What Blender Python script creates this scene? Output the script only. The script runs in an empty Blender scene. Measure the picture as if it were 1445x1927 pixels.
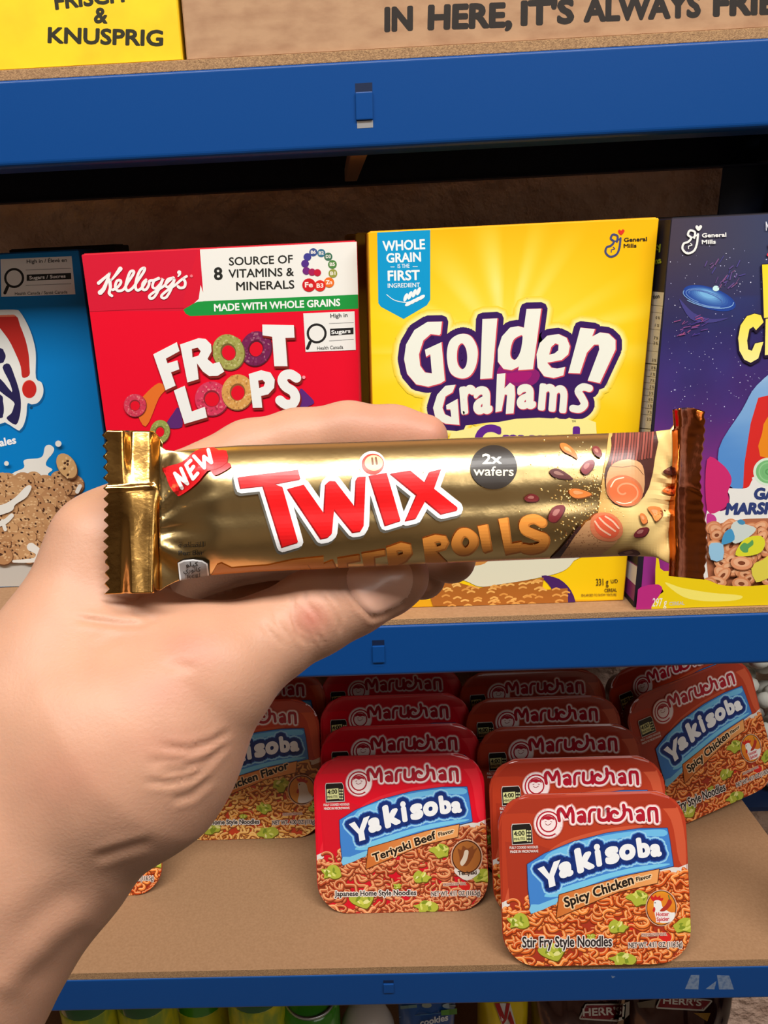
import bpy, bmesh, math, random
import numpy as np
from mathutils import Vector, Matrix, noise
from mathutils.bvhtree import BVHTree
from mathutils.geometry import tessellate_polygon

scene = bpy.context.scene
COL = scene.collection

# ---------------------------------------------------------------- camera
F, CX, CY = 1450.0, 600.0, 963.5          # focal length and principal point for a 1445 x 1927 frame
EYE = Vector((0.0, 0.0, 1.45))
S = 0.522                                  # metres from the lens to the front of the rack


def cam_axes(pitch, yaw, roll):
    p, y, r = (math.radians(v) for v in (pitch, yaw, roll))
    fwd = Vector((math.sin(y) * math.cos(p), math.cos(y) * math.cos(p), -math.sin(p)))
    right = Vector((math.cos(y), -math.sin(y), 0.0))
    up = right.cross(fwd)
    c, s = math.cos(r), math.sin(r)
    return c * right + s * up, -s * right + c * up, fwd


CR, CU, CF = cam_axes(19.2, -1.82, -2.80)
cam_data = bpy.data.cameras.new('camera')
cam = bpy.data.objects.new('camera', cam_data)
COL.objects.link(cam)
cam.matrix_world = Matrix(((CR.x, CU.x, -CF.x, EYE.x), (CR.y, CU.y, -CF.y, EYE.y),
                           (CR.z, CU.z, -CF.z, EYE.z), (0, 0, 0, 1)))
cam_data.sensor_width = 36.0
cam_data.sensor_fit = 'AUTO'
cam_data.lens = F / 1927.0 * 36.0
cam_data.shift_x = (722.5 - CX) / 1927.0
cam_data.clip_start = 0.01
scene.camera = cam

# ---------------------------------------------------------------- light and exposure
scene.view_settings.view_transform = 'Standard'
scene.view_settings.look = 'None'
scene.view_settings.gamma = 1.0
scene.view_settings.exposure = EXPOSURE = -0.2
scene.view_settings.use_curve_mapping = False
world = bpy.data.worlds.new('room_ambience')
scene.world = world
world.use_nodes = True
world.node_tree.nodes['Background'].inputs[0].default_value = (0.9, 0.92, 1.0, 1)
world.node_tree.nodes['Background'].inputs[1].default_value = 0.12


def ceiling_lamp(name, x, y, sx, sy, watts, colour):
    d = bpy.data.lights.new(name, 'AREA')
    d.shape = 'RECTANGLE'
    d.size, d.size_y = sx, sy
    d.energy = watts
    d.color = colour
    o = bpy.data.objects.new(name, d)
    o.location = (x, y, 2.57)
    COL.objects.link(o)
    return o


ceiling_lamp('ceiling_lamp', 0.1, -0.31, 2.5, 0.34, 70, (1.0, 0.97, 0.93))
ceiling_lamp('ceiling_lamp', 1.35, -1.45, 1.8, 0.9, 14, (1.0, 0.97, 0.93))  # unseen panel added at the right, placed for the gold foil to reflect


# ---------------------------------------------------------------- pixel rays (tracing positions off the photograph)
def ray(px, py):
    return CR * ((px - CX) / F) - CU * ((py - CY) / F) + CF


def at(px, py, d):
    return EYE + ray(px, py) * d


def at_y(px, py, y):
    r = ray(px, py)
    return EYE + r * ((y - EYE.y) / r.y)


def at_z(px, py, z):
    r = ray(px, py)
    return EYE + r * ((z - EYE.z) / r.z)


def to_px(p):
    d = p - EYE
    z = d.dot(CF)
    return CX + F * d.dot(CR) / z, CY - F * d.dot(CU) / z, z


# ---------------------------------------------------------------- materials
def lin(c):
    out = []
    for v in c[:3]:
        v = max(0.0, min(1.0, v / 255.0))
        out.append(v / 12.92 if v <= 0.04045 else ((v + 0.055) / 1.055) ** 2.4)
    return (out[0], out[1], out[2], 1.0)


def material(name, colour=(128, 128, 128), rough=0.5, metal=0.0, coat=0.0, attr=None, sss=0.0, spec=0.5,
             noise_col=None, bump=None, trans=0.0, ior=1.45):
    m = bpy.data.materials.new(name)
    m.use_nodes = True
    nt = m.node_tree
    b = nt.nodes['Principled BSDF']
    b.inputs['Base Color'].default_value = lin(colour)
    b.inputs['Roughness'].default_value = rough
    b.inputs['Metallic'].default_value = metal
    b.inputs['Coat Weight'].default_value = coat
    b.inputs['Coat Roughness'].default_value = 0.12
    b.inputs['Specular IOR Level'].default_value = spec
    b.inputs['Transmission Weight'].default_value = trans
    b.inputs['IOR'].default_value = ior
    if sss:
        b.inputs['Subsurface Weight'].default_value = sss
        b.inputs['Subsurface Radius'].default_value = (0.0045, 0.0018, 0.0009)
        b.inputs['Subsurface Scale'].default_value = 1.0
    src = None
    if attr:
        a = nt.nodes.new('ShaderNodeAttribute')
        a.attribute_name = attr
        src = a.outputs['Color']
    tc = nt.nodes.new('ShaderNodeTexCoord')
    if noise_col:                      # (scale, other colour, stretch xyz, contrast lo, hi)
        sc, other, stretch, lo, hi = noise_col
        mp = nt.nodes.new('ShaderNodeMapping')
        mp.inputs['Scale'].default_value = stretch
        nt.links.new(tc.outputs['Object'], mp.inputs['Vector'])
        nz = nt.nodes.new('ShaderNodeTexNoise')
        nz.inputs['Scale'].default_value = sc
        nz.inputs['Detail'].default_value = 6
        nt.links.new(mp.outputs['Vector'], nz.inputs['Vector'])
        rp = nt.nodes.new('ShaderNodeMapRange')
        rp.inputs['From Min'].default_value = lo
        rp.inputs['From Max'].default_value = hi
        nt.links.new(nz.outputs['Fac'], rp.inputs['Value'])
        mx = nt.nodes.new('ShaderNodeMix')
        mx.data_type = 'RGBA'
        if src:
            nt.links.new(src, mx.inputs['A'])
        else:
            mx.inputs['A'].default_value = lin(colour)
        mx.inputs['B'].default_value = lin(other)
        nt.links.new(rp.outputs['Result'], mx.inputs['Factor'])
        src = mx.outputs['Result']
    if src:
        nt.links.new(src, b.inputs['Base Color'])
    if bump:                           # (scale, distance, strength, detail)
        nz = nt.nodes.new('ShaderNodeTexNoise')
        nz.inputs['Scale'].default_value = bump[0]
        nz.inputs['Detail'].default_value = bump[3]
        nt.links.new(tc.outputs['Object'], nz.inputs['Vector'])
        bp = nt.nodes.new('ShaderNodeBump')
        bp.inputs['Distance'].default_value = bump[1]
        bp.inputs['Strength'].default_value = bump[2]
        nt.links.new(nz.outputs['Fac'], bp.inputs['Height'])
        nt.links.new(bp.outputs['Normal'], b.inputs['Normal'])
    return m


M = {
    'wall': material('brown_plaster', (236, 204, 184), 0.75, noise_col=(16, (196, 160, 140), (1, 1, 1.6), 0.35, 0.7),
                     bump=(46, 0.014, 1.0, 5)),
    'room_wall': material('room_paint', (150, 136, 120), 0.8),
    'ceiling': material('ceiling_paint', (214, 210, 202), 0.9),
    'floor': material('floor_vinyl', (96, 86, 76), 0.5),
    'blue': material('blue_powder_coat', (8, 66, 132), 0.36, spec=0.35, bump=(900, 0.00008, 0.25, 2)),
    'shaded_blue': material('shaded_blue_steel', (12, 30, 62), 0.45),  # blue coat darkened: shade of the rear and recesses put into its colour
    'board': material('fibreboard', (166, 127, 92), 0.85, noise_col=(420, (152, 114, 80), (1, 1, 1), 0.3, 0.75),
                      bump=(600, 0.0002, 0.4, 3)),
    'board_edge': material('fibreboard_edge', (176, 138, 98), 0.95, noise_col=(900, (142, 108, 76), (1, 1, 1), 0.35, 0.65),
                           bump=(1400, 0.0005, 0.8, 2)),
    'print': material('printed_card', rough=0.42, attr='Col', spec=0.4),
    'film_print': material('printed_film', rough=0.22, attr='Col', coat=0.35, spec=0.5),
    'foil_print': material('print_on_foil', rough=0.27, attr='Col', metal=0.35, coat=0.5),
    'wrap_print': material('print_on_wrapper', rough=0.38, attr='Col', coat=0.12),
    'foil_tint': material('tinted_foil', rough=0.34, attr='Col', metal=0.12, coat=0.2),
    'card': material('card_side', (180, 160, 120), 0.6, attr='Col'),
    'kraft': material('kraft_cardboard', (178, 140, 106), 0.85, noise_col=(55, (160, 121, 90), (1, 1, 2.2), 0.4, 0.7),
                      bump=(240, 0.0003, 0.3, 4)),
    'yellow_card': material('yellow_card', (250, 205, 12), 0.6, noise_col=(30, (238, 188, 8), (1, 1, 1), 0.4, 0.75),
                            bump=(60, 0.0006, 0.3, 4)),
    'tan_bar': material('unpainted_strip', (190, 160, 130), 0.6),
    'steel': material('bare_steel', (225, 228, 232), 0.3, metal=0.8),
    'foil': material('gold_foil', (222, 192, 134), 0.27, metal=1.0, bump=(700, 0.0001, 0.3, 2)),
    'foil_seal': material('gold_foil_seal', (226, 176, 100), 0.17, metal=1.0, bump=(260, 0.0003, 0.45, 4)),
    'foil_brown_reflect': material('foil_brown_reflection', (186, 98, 40), 0.17, metal=1.0, bump=(150, 0.0006, 0.5, 3)),  # same gold foil, with a brown reflection put into its base colour
    'tray': material('noodle_tray', (150, 48, 30), 0.3, coat=0.8, attr='Col'),
    'skin': material('skin', rough=0.46, attr='Col', sss=0.22, spec=0.35,
                     bump=(1200, 0.00022, 0.42, 5)),
    'nail': material('nail', (214, 166, 144), 0.32, coat=0.2, sss=0.2),
}


# ---------------------------------------------------------------- objects
def link(o, parent=None):
    COL.objects.link(o)
    if parent is not None:
        o.parent = parent
    return o


def tag(o, label=None, cat=None, group=None, kind=None):
    if label:
        o['label'] = label
    if cat:
        o['category'] = cat
    if group:
        o['group'] = group
    if kind:
        o['kind'] = kind
    return o


def empty(name, loc, rot=(0, 0, 0), label=None, cat=None, group=None):
    o = bpy.data.objects.new(name, None)
    o.empty_display_size = 0.02
    o.location = loc
    o.rotation_euler = rot
    link(o)
    tag(o, label, cat, group)
    return o


def root_matrix(loc, rot=(0, 0, 0)):
    from mathutils import Euler
    return Matrix.Translation(loc) @ Euler(rot).to_matrix().to_4x4()


def mesh_obj(name, verts, faces, mats, parent=None, smooth=False, colours=None, mat_idx=None):
    me = bpy.data.meshes.new(name)
    me.from_pydata([tuple(v) for v in verts], [], faces)
    for m in (mats if isinstance(mats, (list, tuple)) else [mats]):
        me.materials.append(m)
    if mat_idx is not None:
        me.polygons.foreach_set('material_index', np.array(mat_idx, dtype=np.int32))
    if colours is not None:
        ca = me.color_attributes.new('Col', 'FLOAT_COLOR', 'POINT')
        ca.data.foreach_set('color', np.array(colours, dtype=np.float32).ravel())
    if smooth:
        me.polygons.foreach_set('use_smooth', np.ones(len(me.polygons), dtype=bool))
    me.validate()
    me.update()
    return link(bpy.data.objects.new(name, me), parent)


def bm_obj(name, bm, mat, parent=None, smooth=False, colour=None):
    me = bpy.data.meshes.new(name)
    bm.to_mesh(me)
    bm.free()
    for m in (mat if isinstance(mat, (list, tuple)) else [mat]):
        me.materials.append(m)
    if colour is not None:
        ca = me.color_attributes.new('Col', 'FLOAT_COLOR', 'POINT')
        ca.data.foreach_set('color', np.tile(np.array(lin(colour), dtype=np.float32), len(me.vertices)))
    if smooth:
        me.polygons.foreach_set('use_smooth', np.ones(len(me.polygons), dtype=bool))
    return link(bpy.data.objects.new(name, me), parent)


def bm_box(bm, x0, x1, y0, y1, z0, z1, bevel=0.0, seg=2):
    r = bmesh.ops.create_cube(bm, size=1.0)
    vs = r['verts']
    for v in vs:
        v.co = Vector(((x0 + x1) / 2 + v.co.x * (x1 - x0), (y0 + y1) / 2 + v.co.y * (y1 - y0), (z0 + z1) / 2 + v.co.z * (z1 - z0)))
    if bevel:
        es = list({e for v in vs for e in v.link_edges})
        bmesh.ops.bevel(bm, geom=es, offset=bevel, segments=seg, profile=0.6, affect='EDGES')


def box_obj(name, x0, x1, y0, y1, z0, z1, mat, parent=None, bevel=0.0, colour=None, seg=2):
    bm = bmesh.new()
    bm_box(bm, x0, x1, y0, y1, z0, z1, bevel, seg)
    return bm_obj(name, bm, mat, parent, colour=colour)


def lathe(name, prof, mat, parent, loc=(0, 0, 0), n=32, colour=None, smooth=True, mats=None):
    vs, fs = [], []
    for r, z in prof:
        for i in range(n):
            a = 2 * math.pi * i / n
            vs.append((loc[0] + r * math.cos(a), loc[1] + r * math.sin(a), loc[2] + z))
    for k in range(len(prof) - 1):
        for i in range(n):
            j = (i + 1) % n
            fs.append((k * n + i, k * n + j, (k + 1) * n + j, (k + 1) * n + i))
    fs.append(tuple(range(n))[::-1])
    fs.append(tuple((len(prof) - 1) * n + i for i in range(n)))
    return mesh_obj(name, vs, fs, mat, parent, smooth, None if colour is None else [lin(colour)] * len(vs))


# ---------------------------------------------------------------- flat artwork: layered shapes printed on a surface
_font_cache = {}


def font_shape(body, bold=0.0, res=4):
    key = (body, bold, res)
    if key not in _font_cache:
        c = bpy.data.curves.new('type', 'FONT')
        c.body = body
        c.offset = bold
        c.resolution_u = res
        o = bpy.data.objects.new('type', c)
        COL.objects.link(o)
        dg = bpy.context.evaluated_depsgraph_get()
        me = bpy.data.meshes.new_from_object(o.evaluated_get(dg))
        V = [(v.co.x, v.co.y) for v in me.vertices]
        Fc = [tuple(p.vertices) for p in me.polygons]
        bpy.data.objects.remove(o)
        bpy.data.curves.remove(c)
        bpy.data.meshes.remove(me)
        idx, keys = {}, []
        for v in V:
            k = (round(v[0], 4), round(v[1], 4))
            keys.append(idx.setdefault(k, len(idx)))
        cnt = {}
        for f in Fc:
            for a, b in zip(f, f[1:] + f[:1]):
                e = (min(keys[a], keys[b]), max(keys[a], keys[b]))
                cnt.setdefault(e, []).append((a, b))
        E = [(V[v[0][0]], V[v[0][1]]) for e, v in cnt.items() if len(v) == 1 and e[0] != e[1]]
        _font_cache[key] = (V, Fc, E)
    return _font_cache[key]


def smooth_pts(pts, closed=False, n=6):
    out = []
    N = len(pts)
    rng = range(N) if closed else range(N - 1)
    for i in rng:
        p1, p2 = pts[i], pts[(i + 1) % N]
        p0 = pts[(i - 1) % N] if closed or i > 0 else p1
        p3 = pts[(i + 2) % N] if closed or i + 2 < N else p2
        for k in range(n):
            t = k / n
            out.append(tuple(0.5 * ((2 * p1[j]) + (-p0[j] + p2[j]) * t + (2 * p0[j] - 5 * p1[j] + 4 * p2[j] - p3[j]) * t * t
                                    + (-p0[j] + 3 * p1[j] - 3 * p2[j] + p3[j]) * t ** 3) for j in (0, 1)))
    if not closed:
        out.append(tuple(pts[-1][:2]))
    return out


class Art:
    """Shapes are given in pixels of the photograph (or of one enlarged view of it) and laid down back to front."""

    def __init__(self):
        self.items = []
        self.ox = self.oy = 0.0
        self.s = 1.0
        self.mat = 0
        self.height = 0.0
        self.step = 1.0e-5

    def view(self, ox, oy, s):
        self.ox, self.oy, self.s = ox, oy, s
        return self

    def tf(self, pts):
        return [(self.ox + p[0] / self.s, self.oy + p[1] / self.s) for p in pts]

    # shapes -------------------------------------------------
    def S_poly(self, pts, smooth=0, holes=()):
        loops = [smooth_pts(pts, True, smooth) if smooth else list(pts)]
        loops += [smooth_pts(h, True, smooth) if smooth else list(h) for h in holes]
        flat = [p for l in loops for p in l]
        tris = tessellate_polygon([[Vector((p[0], p[1], 0)) for p in l] for l in loops])
        E = []
        for l in loops:
            E += list(zip(l, l[1:] + l[:1]))
        T = self.tf(flat)
        m = {p: q for p, q in zip(flat, T)}
        return {'V': T, 'F': [tuple(t) for t in tris], 'E': [(m[a], m[b]) for a, b in E], 'S': []}

    def S_ell(self, cx, cy, rx, ry=None, rot=0.0, n=28, a0=0.0, a1=360.0):
        ry = rx if ry is None else ry
        r = math.radians(rot)
        pts = []
        for i in range(n if a1 - a0 >= 360 else n + 1):
            a = math.radians(a0 + (a1 - a0) * i / n)
            x, y = rx * math.cos(a), ry * math.sin(a)
            pts.append((cx + x * math.cos(r) - y * math.sin(r), cy + x * math.sin(r) + y * math.cos(r)))
        return self.S_poly(pts)

    def S_stroke(self, pts, w, smooth=5, closed=False):
        p = smooth_pts(pts, closed, smooth) if smooth and len(pts) > 2 else [q[:2] for q in pts]
        if closed:
            p = p + [p[0]]
        ws = [w] * len(p) if not isinstance(w, (list, tuple)) else [w[0] + (w[1] - w[0]) * i / (len(p) - 1) for i in range(len(p))]
        return {'V': [], 'F': [], 'E': [], 'S': [(self.tf(p), [q / self.s for q in ws])]}

    def S_text(self, body, p0, p1, h, bold=0.0, slant=0.0, up=None, res=3, cap=0.682):
        """baseline from p0 to p1, capital height h, slant = shear along the baseline."""
        V, Fc, E = font_shape(body, 0.0, res)
        if not V:
            return {'V': [], 'F': [], 'E': [], 'S': []}
        x0 = min(v[0] for v in V) - bold
        x1 = max(v[0] for v in V) + bold
        dx, dy = (p1[0] - p0[0]), (p1[1] - p0[1])
        L = math.hypot(dx, dy)
        ux, uy = dx / L, dy / L
        if up is None:
            upx, upy = uy, -ux
        else:
            l2 = math.hypot(*up)
            upx, upy = up[0] / l2, up[1] / l2

        def m(v):
            t = (v[0] - x0) / (x1 - x0) * L
            k = (v[1] + bold) / (cap + 2 * bold) * h
            t += slant * k
            return (p0[0] + ux * t + upx * k, p0[1] + uy * t + upy * k)
        T = self.tf([m(v) for v in V])
        Ed = [tuple(self.tf([m(a), m(b)])) for a, b in E]
        return {'V': T, 'F': Fc, 'E': Ed, 'S': [], 'G': bold * min(h / (cap + 2 * bold), L / (x1 - x0)) / self.s}

    def S_glyph(self, ch, bl, br, tl, bold=0.03, res=5):
        V, Fc, E = font_shape(ch, 0.0, res)
        xs = [v[0] for v in V]
        ys = [v[1] for v in V]
        x0, x1, y0, y1 = min(xs) - bold, max(xs) + bold, min(ys) - bold, max(ys) + bold
        g = bold * min(math.hypot(br[0] - bl[0], br[1] - bl[1]) / (x1 - x0), math.hypot(tl[0] - bl[0], tl[1] - bl[1]) / (y1 - y0)) / self.s

        def m(v):
            a, b = (v[0] - x0) / (x1 - x0), (v[1] - y0) / (y1 - y0)
            return (bl[0] + (br[0] - bl[0]) * a + (tl[0] - bl[0]) * b, bl[1] + (br[1] - bl[1]) * a + (tl[1] - bl[1]) * b)
        return {'V': self.tf([m(v) for v in V]), 'F': Fc, 'E': [tuple(self.tf([m(a), m(b)])) for a, b in E], 'S': [], 'G': g}

    # laying down ---------------------------------------------
    def _push(self, V, Fc, col, step, rise):
        step = self.step if step is None else step
        self.height += step
        if callable(col):
            cols = [lin(col(*v)) for v in V]
        else:
            cols = [lin(col)] * len(V)
        hs = [self.height + r * step * .9 for r in rise]
        self.items.append((V, Fc, cols, hs, self.mat))

    @staticmethod
    def _ribbons(S, grow=0.0, n=7):
        """each stroke as one continuous strip with round ends; rise = 0..1 along all strokes"""
        V, Fc, rise = [], [], []
        total = sum(len(p) for p, _ in S)
        done = 0
        for pts, ws in S:
            m = len(pts)
            k0 = len(V)
            ang = []
            for i, p in enumerate(pts):
                a, b = pts[max(0, i - 1)], pts[min(m - 1, i + 1)]
                dx, dy = b[0] - a[0], b[1] - a[1]
                L = math.hypot(dx, dy) or 1e-9
                nx, ny = -dy / L, dx / L
                q = 1.0
                if 0 < i < m - 1:
                    ex, ey = b[0] - p[0], b[1] - p[1]
                    l2 = math.hypot(ex, ey) or 1e-9
                    c = abs(nx * -ey / l2 + ny * ex / l2)
                    q = min(1.5, 1.0 / max(c, .5))
                r = (ws[i] / 2 + grow) * q
                V += [(p[0] + nx * r, p[1] + ny * r), (p[0] - nx * r, p[1] - ny * r)]
                rise += [(done + i) / total] * 2
                ang.append(math.atan2(ny, nx))
            for i in range(m - 1):
                k = k0 + 2 * i
                Fc.append((k, k + 1, k + 3, k + 2))
            for i, sg in ((0, 1), (m - 1, -1)):
                p, r = pts[i], ws[i] / 2 + grow
                k = len(V)
                V += [(p[0] + r * math.cos(ang[i] + sg * math.pi * t / n), p[1] + r * math.sin(ang[i] + sg * math.pi * t / n)) for t in range(1, n)]
                rise += [(done + i) / total] * (n - 1)
                Fc.append((k0 + 2 * i,) + tuple(range(k, k + n - 1)) + (k0 + 2 * i + 1,))
            done += m
        return V, Fc, rise

    @staticmethod
    def _outline(E, g, n=8):
        V, Fc = [], []
        seen = set()
        for a, b in E:
            dx, dy = b[0] - a[0], b[1] - a[1]
            L = math.hypot(dx, dy)
            if L > 1e-9:
                nx, ny = -dy / L * g, dx / L * g
                k = len(V)
                V += [(a[0] + nx, a[1] + ny), (a[0] - nx, a[1] - ny), (b[0] - nx, b[1] - ny), (b[0] + nx, b[1] + ny)]
                Fc.append((k, k + 1, k + 2, k + 3))
            for p in (a, b):
                key = (round(p[0], 2), round(p[1], 2))
                if key not in seen:
                    seen.add(key)
                    k = len(V)
                    V += [(p[0] + g * math.cos(2 * math.pi * t / n), p[1] + g * math.sin(2 * math.pi * t / n)) for t in range(n)]
                    Fc.append(tuple(range(k, k + n)))
        return V, Fc

    def draw(self, shapes, col, step=None):
        if isinstance(shapes, dict):
            shapes = [shapes]
        V, Fc, rise = [], [], []
        for s in shapes:
            k = len(V)
            V += s['V']
            rise += [0.0] * len(s['V'])
            Fc += [tuple(i + k for i in f) for f in s['F']]
            if s.get('G'):
                v2, f2 = self._outline(s['E'], s['G'], 6)
                k = len(V)
                V += v2
                r2 = [0.0] * len(v2)
                for n, f in enumerate(f2):
                    for i in f:
                        r2[i] = ((n % 36) + 1) / 37.0
                rise += r2
                Fc += [tuple(i + k for i in f) for f in f2]
        S = [q for s in shapes for q in s['S']]
        if S:
            v2, f2, r2 = self._ribbons(S)
            k = len(V)
            V += v2
            rise += [.05 + .95 * r for r in r2]
            Fc += [tuple(i + k for i in f) for f in f2]
        self._push(V, Fc, col, step, rise)

    def halo(self, shapes, w, col, shift=(0, 0)):
        """the same shapes grown outwards by w view pixels"""
        if isinstance(shapes, dict):
            shapes = [shapes]
        g = w / self.s
        V, Fc, rise = [], [], []
        S = [q for s in shapes for q in s['S']]
        for s in shapes:
            k = len(V)
            V += s['V']
            rise += [0.0] * len(s['V'])
            Fc += [tuple(i + k for i in f) for f in s['F']]
            v2, f2 = self._outline(s['E'], g + s.get('G', 0.0))
            k = len(V)
            V += v2
            r2 = [0.0] * len(v2)
            for n, f in enumerate(f2):
                for i in f:
                    r2[i] = ((n % 36) + 1) / 80.0
            rise += r2
            Fc += [tuple(i + k for i in f) for f in f2]
        if S:
            v2, f2, r2 = self._ribbons(S, g)
            k = len(V)
            V += v2
            rise += [.5 + .5 * r for r in r2]
            Fc += [tuple(i + k for i in f) for f in f2]
        sx, sy = shift[0] / self.s, shift[1] / self.s
        if sx or sy:
            V = [(v[0] + sx, v[1] + sy) for v in V]
        self._push(V, Fc, col, None, rise)

    # shorthands
    def poly(self, pts, col, smooth=0, holes=()):
        self.draw(self.S_poly(pts, smooth, holes), col)

    def ell(self, cx, cy, rx, ry=None, col=(0, 0, 0), rot=0.0, n=28):
        self.draw(self.S_ell(cx, cy, rx, ry, rot, n), col)

    def stroke(self, pts, w, col, smooth=5, closed=False):
        self.draw(self.S_stroke(pts, w, smooth, closed), col)

    def text(self, body, p0, p1, h, col, bold=0.0, slant=0.0, halo=None, **k):
        s = self.S_text(body, p0, p1, h, bold, slant, **k)
        for w, c in (halo or []):
            self.halo(s, w, c)
        self.draw(s, col)

    def grid(self, q, nx, ny, fn, step=None):
        """quad q = tl, tr, br, bl filled with a colour function of (u, v)"""
        q = self.tf(q)
        V, C, Fc = [], [], []
        for j in range(ny + 1):
            for i in range(nx + 1):
                u, v = i / nx, j / ny
                a = [q[0][k] + (q[1][k] - q[0][k]) * u for k in (0, 1)]
                b = [q[3][k] + (q[2][k] - q[3][k]) * u for k in (0, 1)]
                V.append((a[0] + (b[0] - a[0]) * v, a[1] + (b[1] - a[1]) * v))
                C.append(lin(fn(u, v)))
        for j in range(ny):
            for i in range(nx):
                k = j * (nx + 1) + i
                Fc.append((k, k + 1, k + nx + 2, k + nx + 1))
        self.height += self.step if step is None else step
        self.items.append((V, Fc, C, [self.height] * len(V), self.mat))

    def build(self, name, mapper, mats, parent=None, base=2e-5, clip=None, axes=(0, 2)):
        """mapper((x, y), height) -> local point; clip = (lo0, hi0, lo1, hi1) trims the print to its face"""
        V, Fc, C, mi = [], [], [], []
        for v, f, c, h, mt in self.items:
            L = [mapper(p, hh + base) for p, hh in zip(v, h)]
            out = None
            if clip:
                a0, a1 = axes
                out = any(not (clip[0] <= p[a0] <= clip[1] and clip[2] <= p[a1] <= clip[3]) for p in L)
            if not out:
                k = len(V)
                V += L
                C += c
            for q in f:
                a, b, d = (v[q[0]], v[q[1]], v[q[2]])
                cr = (b[0] - a[0]) * (d[1] - a[1]) - (b[1] - a[1]) * (d[0] - a[0])
                if cr > 0:
                    q = q[::-1]
                if not out:
                    Fc.append(tuple(i + k for i in q))
                    mi.append(mt)
                    continue
                P = [tuple(L[i]) + tuple(c[i]) for i in q]
                for ax, lim, sg in ((axes[0], clip[0], 1), (axes[0], clip[1], -1), (axes[1], clip[2], 1), (axes[1], clip[3], -1)):
                    P = clip_poly(P, ax, lim, sg)
                    if len(P) < 3:
                        break
                if len(P) >= 3:
                    n = len(V)
                    V += [p[:3] for p in P]
                    C += [p[3:7] for p in P]
                    Fc.append(tuple(range(n, n + len(P))))
                    mi.append(mt)
        return mesh_obj(name, V, Fc, mats, parent, False, C, mi)


def clip_poly(P, ax, lim, sg):
    out = []
    for a, b in zip(P, P[1:] + P[:1]):
        da, db = (a[ax] - lim) * sg, (b[ax] - lim) * sg
        if da >= 0:
            out.append(a)
        if (da > 0 > db) or (da < 0 < db):
            t = da / (da - db)
            out.append(tuple(a[i] + (b[i] - a[i]) * t for i in range(len(a))))
    return out


def face_mapper(mat_world, y0=0.0, axis='y'):
    """photograph pixel -> point on the plane y = y0 (or x = y0) of a root's local frame"""
    inv = mat_world.inverted()
    o = inv @ EYE
    rot = inv.to_3x3()

    def f(p, h):
        d = rot @ ray(*p)
        if axis == 'y':
            t = (y0 - o.y) / d.y
            return (o.x + d.x * t, y0 - h, o.z + d.z * t)
        t = (y0 - o.x) / d.x
        return (y0 - h, o.y + d.y * t, o.z + d.z * t)
    return f


def mix(a, b, t):
    t = max(0.0, min(1.0, t))
    return tuple(a[i] + (b[i] - a[i]) * t for i in range(3))


def inside(p, poly):
    x, y = p
    r = False
    for (x0, y0), (x1, y1) in zip(poly, poly[1:] + poly[:1]):
        if (y0 > y) != (y1 > y) and x < (x1 - x0) * (y - y0) / (y1 - y0) + x0:
            r = not r
    return r
# ================================================================= the setting
def zu(u):
    return EYE.z + S * u


def struct(name, *a, **k):
    o = box_obj(name, *a, **k)
    o['kind'] = 'structure'
    return o


struct('floor', -3, 3, -2.7, 1.0, -0.05, 0.0, M['floor'])
struct('ceiling', -3, 3, -2.7, 1.0, 2.6, 2.65, M['ceiling'])
struct('wall_back', -3, 3, 0.90, 0.95, 0.0, 2.6, M['wall'])
struct('wall_front', -3, 3, -2.75, -2.7, 0.0, 2.6, M['room_wall'])
struct('wall_left', -3.05, -3, -2.7, 0.95, 0.0, 2.6, M['room_wall'])
struct('wall_right', 3, 3.05, -2.7, 0.95, 0.0, 2.6, M['room_wall'])

# ---- the boltless rack: one thing
RX0, RX1 = -0.66, 0.446
Y_FRONT, Y_BACK = S, 0.862
rack = empty('storage_rack', (0, Y_FRONT, 0), label='blue painted steel storage rack carrying all the groceries', cat='shelving')


def profile_x(name, prof, x0, x1, mat, parent):
    """closed profile in (y, z) swept along x"""
    n = len(prof)
    vs = [(x0, y, z) for y, z in prof] + [(x1, y, z) for y, z in prof]
    fs = [(i, (i + 1) % n, n + (i + 1) % n, n + i) for i in range(n)]
    fs += [tuple(range(n))[::-1], tuple(range(n, 2 * n))]
    o = mesh_obj(name, vs, fs, mat, parent)
    bm = bmesh.new()
    bm.from_mesh(o.data)
    bmesh.ops.recalc_face_normals(bm, faces=bm.faces[:])
    bm.to_mesh(o.data)
    bm.free()
    return o


def c_profile(y, zt, zb, depth, t=0.0015, r=0.004, sgn=1):
    """C channel with a rounded lower and upper front edge"""
    out = [(y + sgn * depth, zt)]
    for k in range(7):
        a = math.radians(90 + 15 * k)
        out.append((y + sgn * (0.0018 + 0.0018 * math.cos(a)), zt - 0.0018 + 0.0018 * math.sin(a)))
    for k in range(7):
        a = math.radians(180 + 15 * k)
        out.append((y + sgn * (r + r * math.cos(a)), zb + r + r * math.sin(a)))
    out += [(y + sgn * depth, zb), (y + sgn * depth, zb + t), (y + sgn * (t + 0.002), zb + t),
            (y + sgn * (t + 0.002), zt - t), (y + sgn * depth, zt - t)]
    return out


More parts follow.
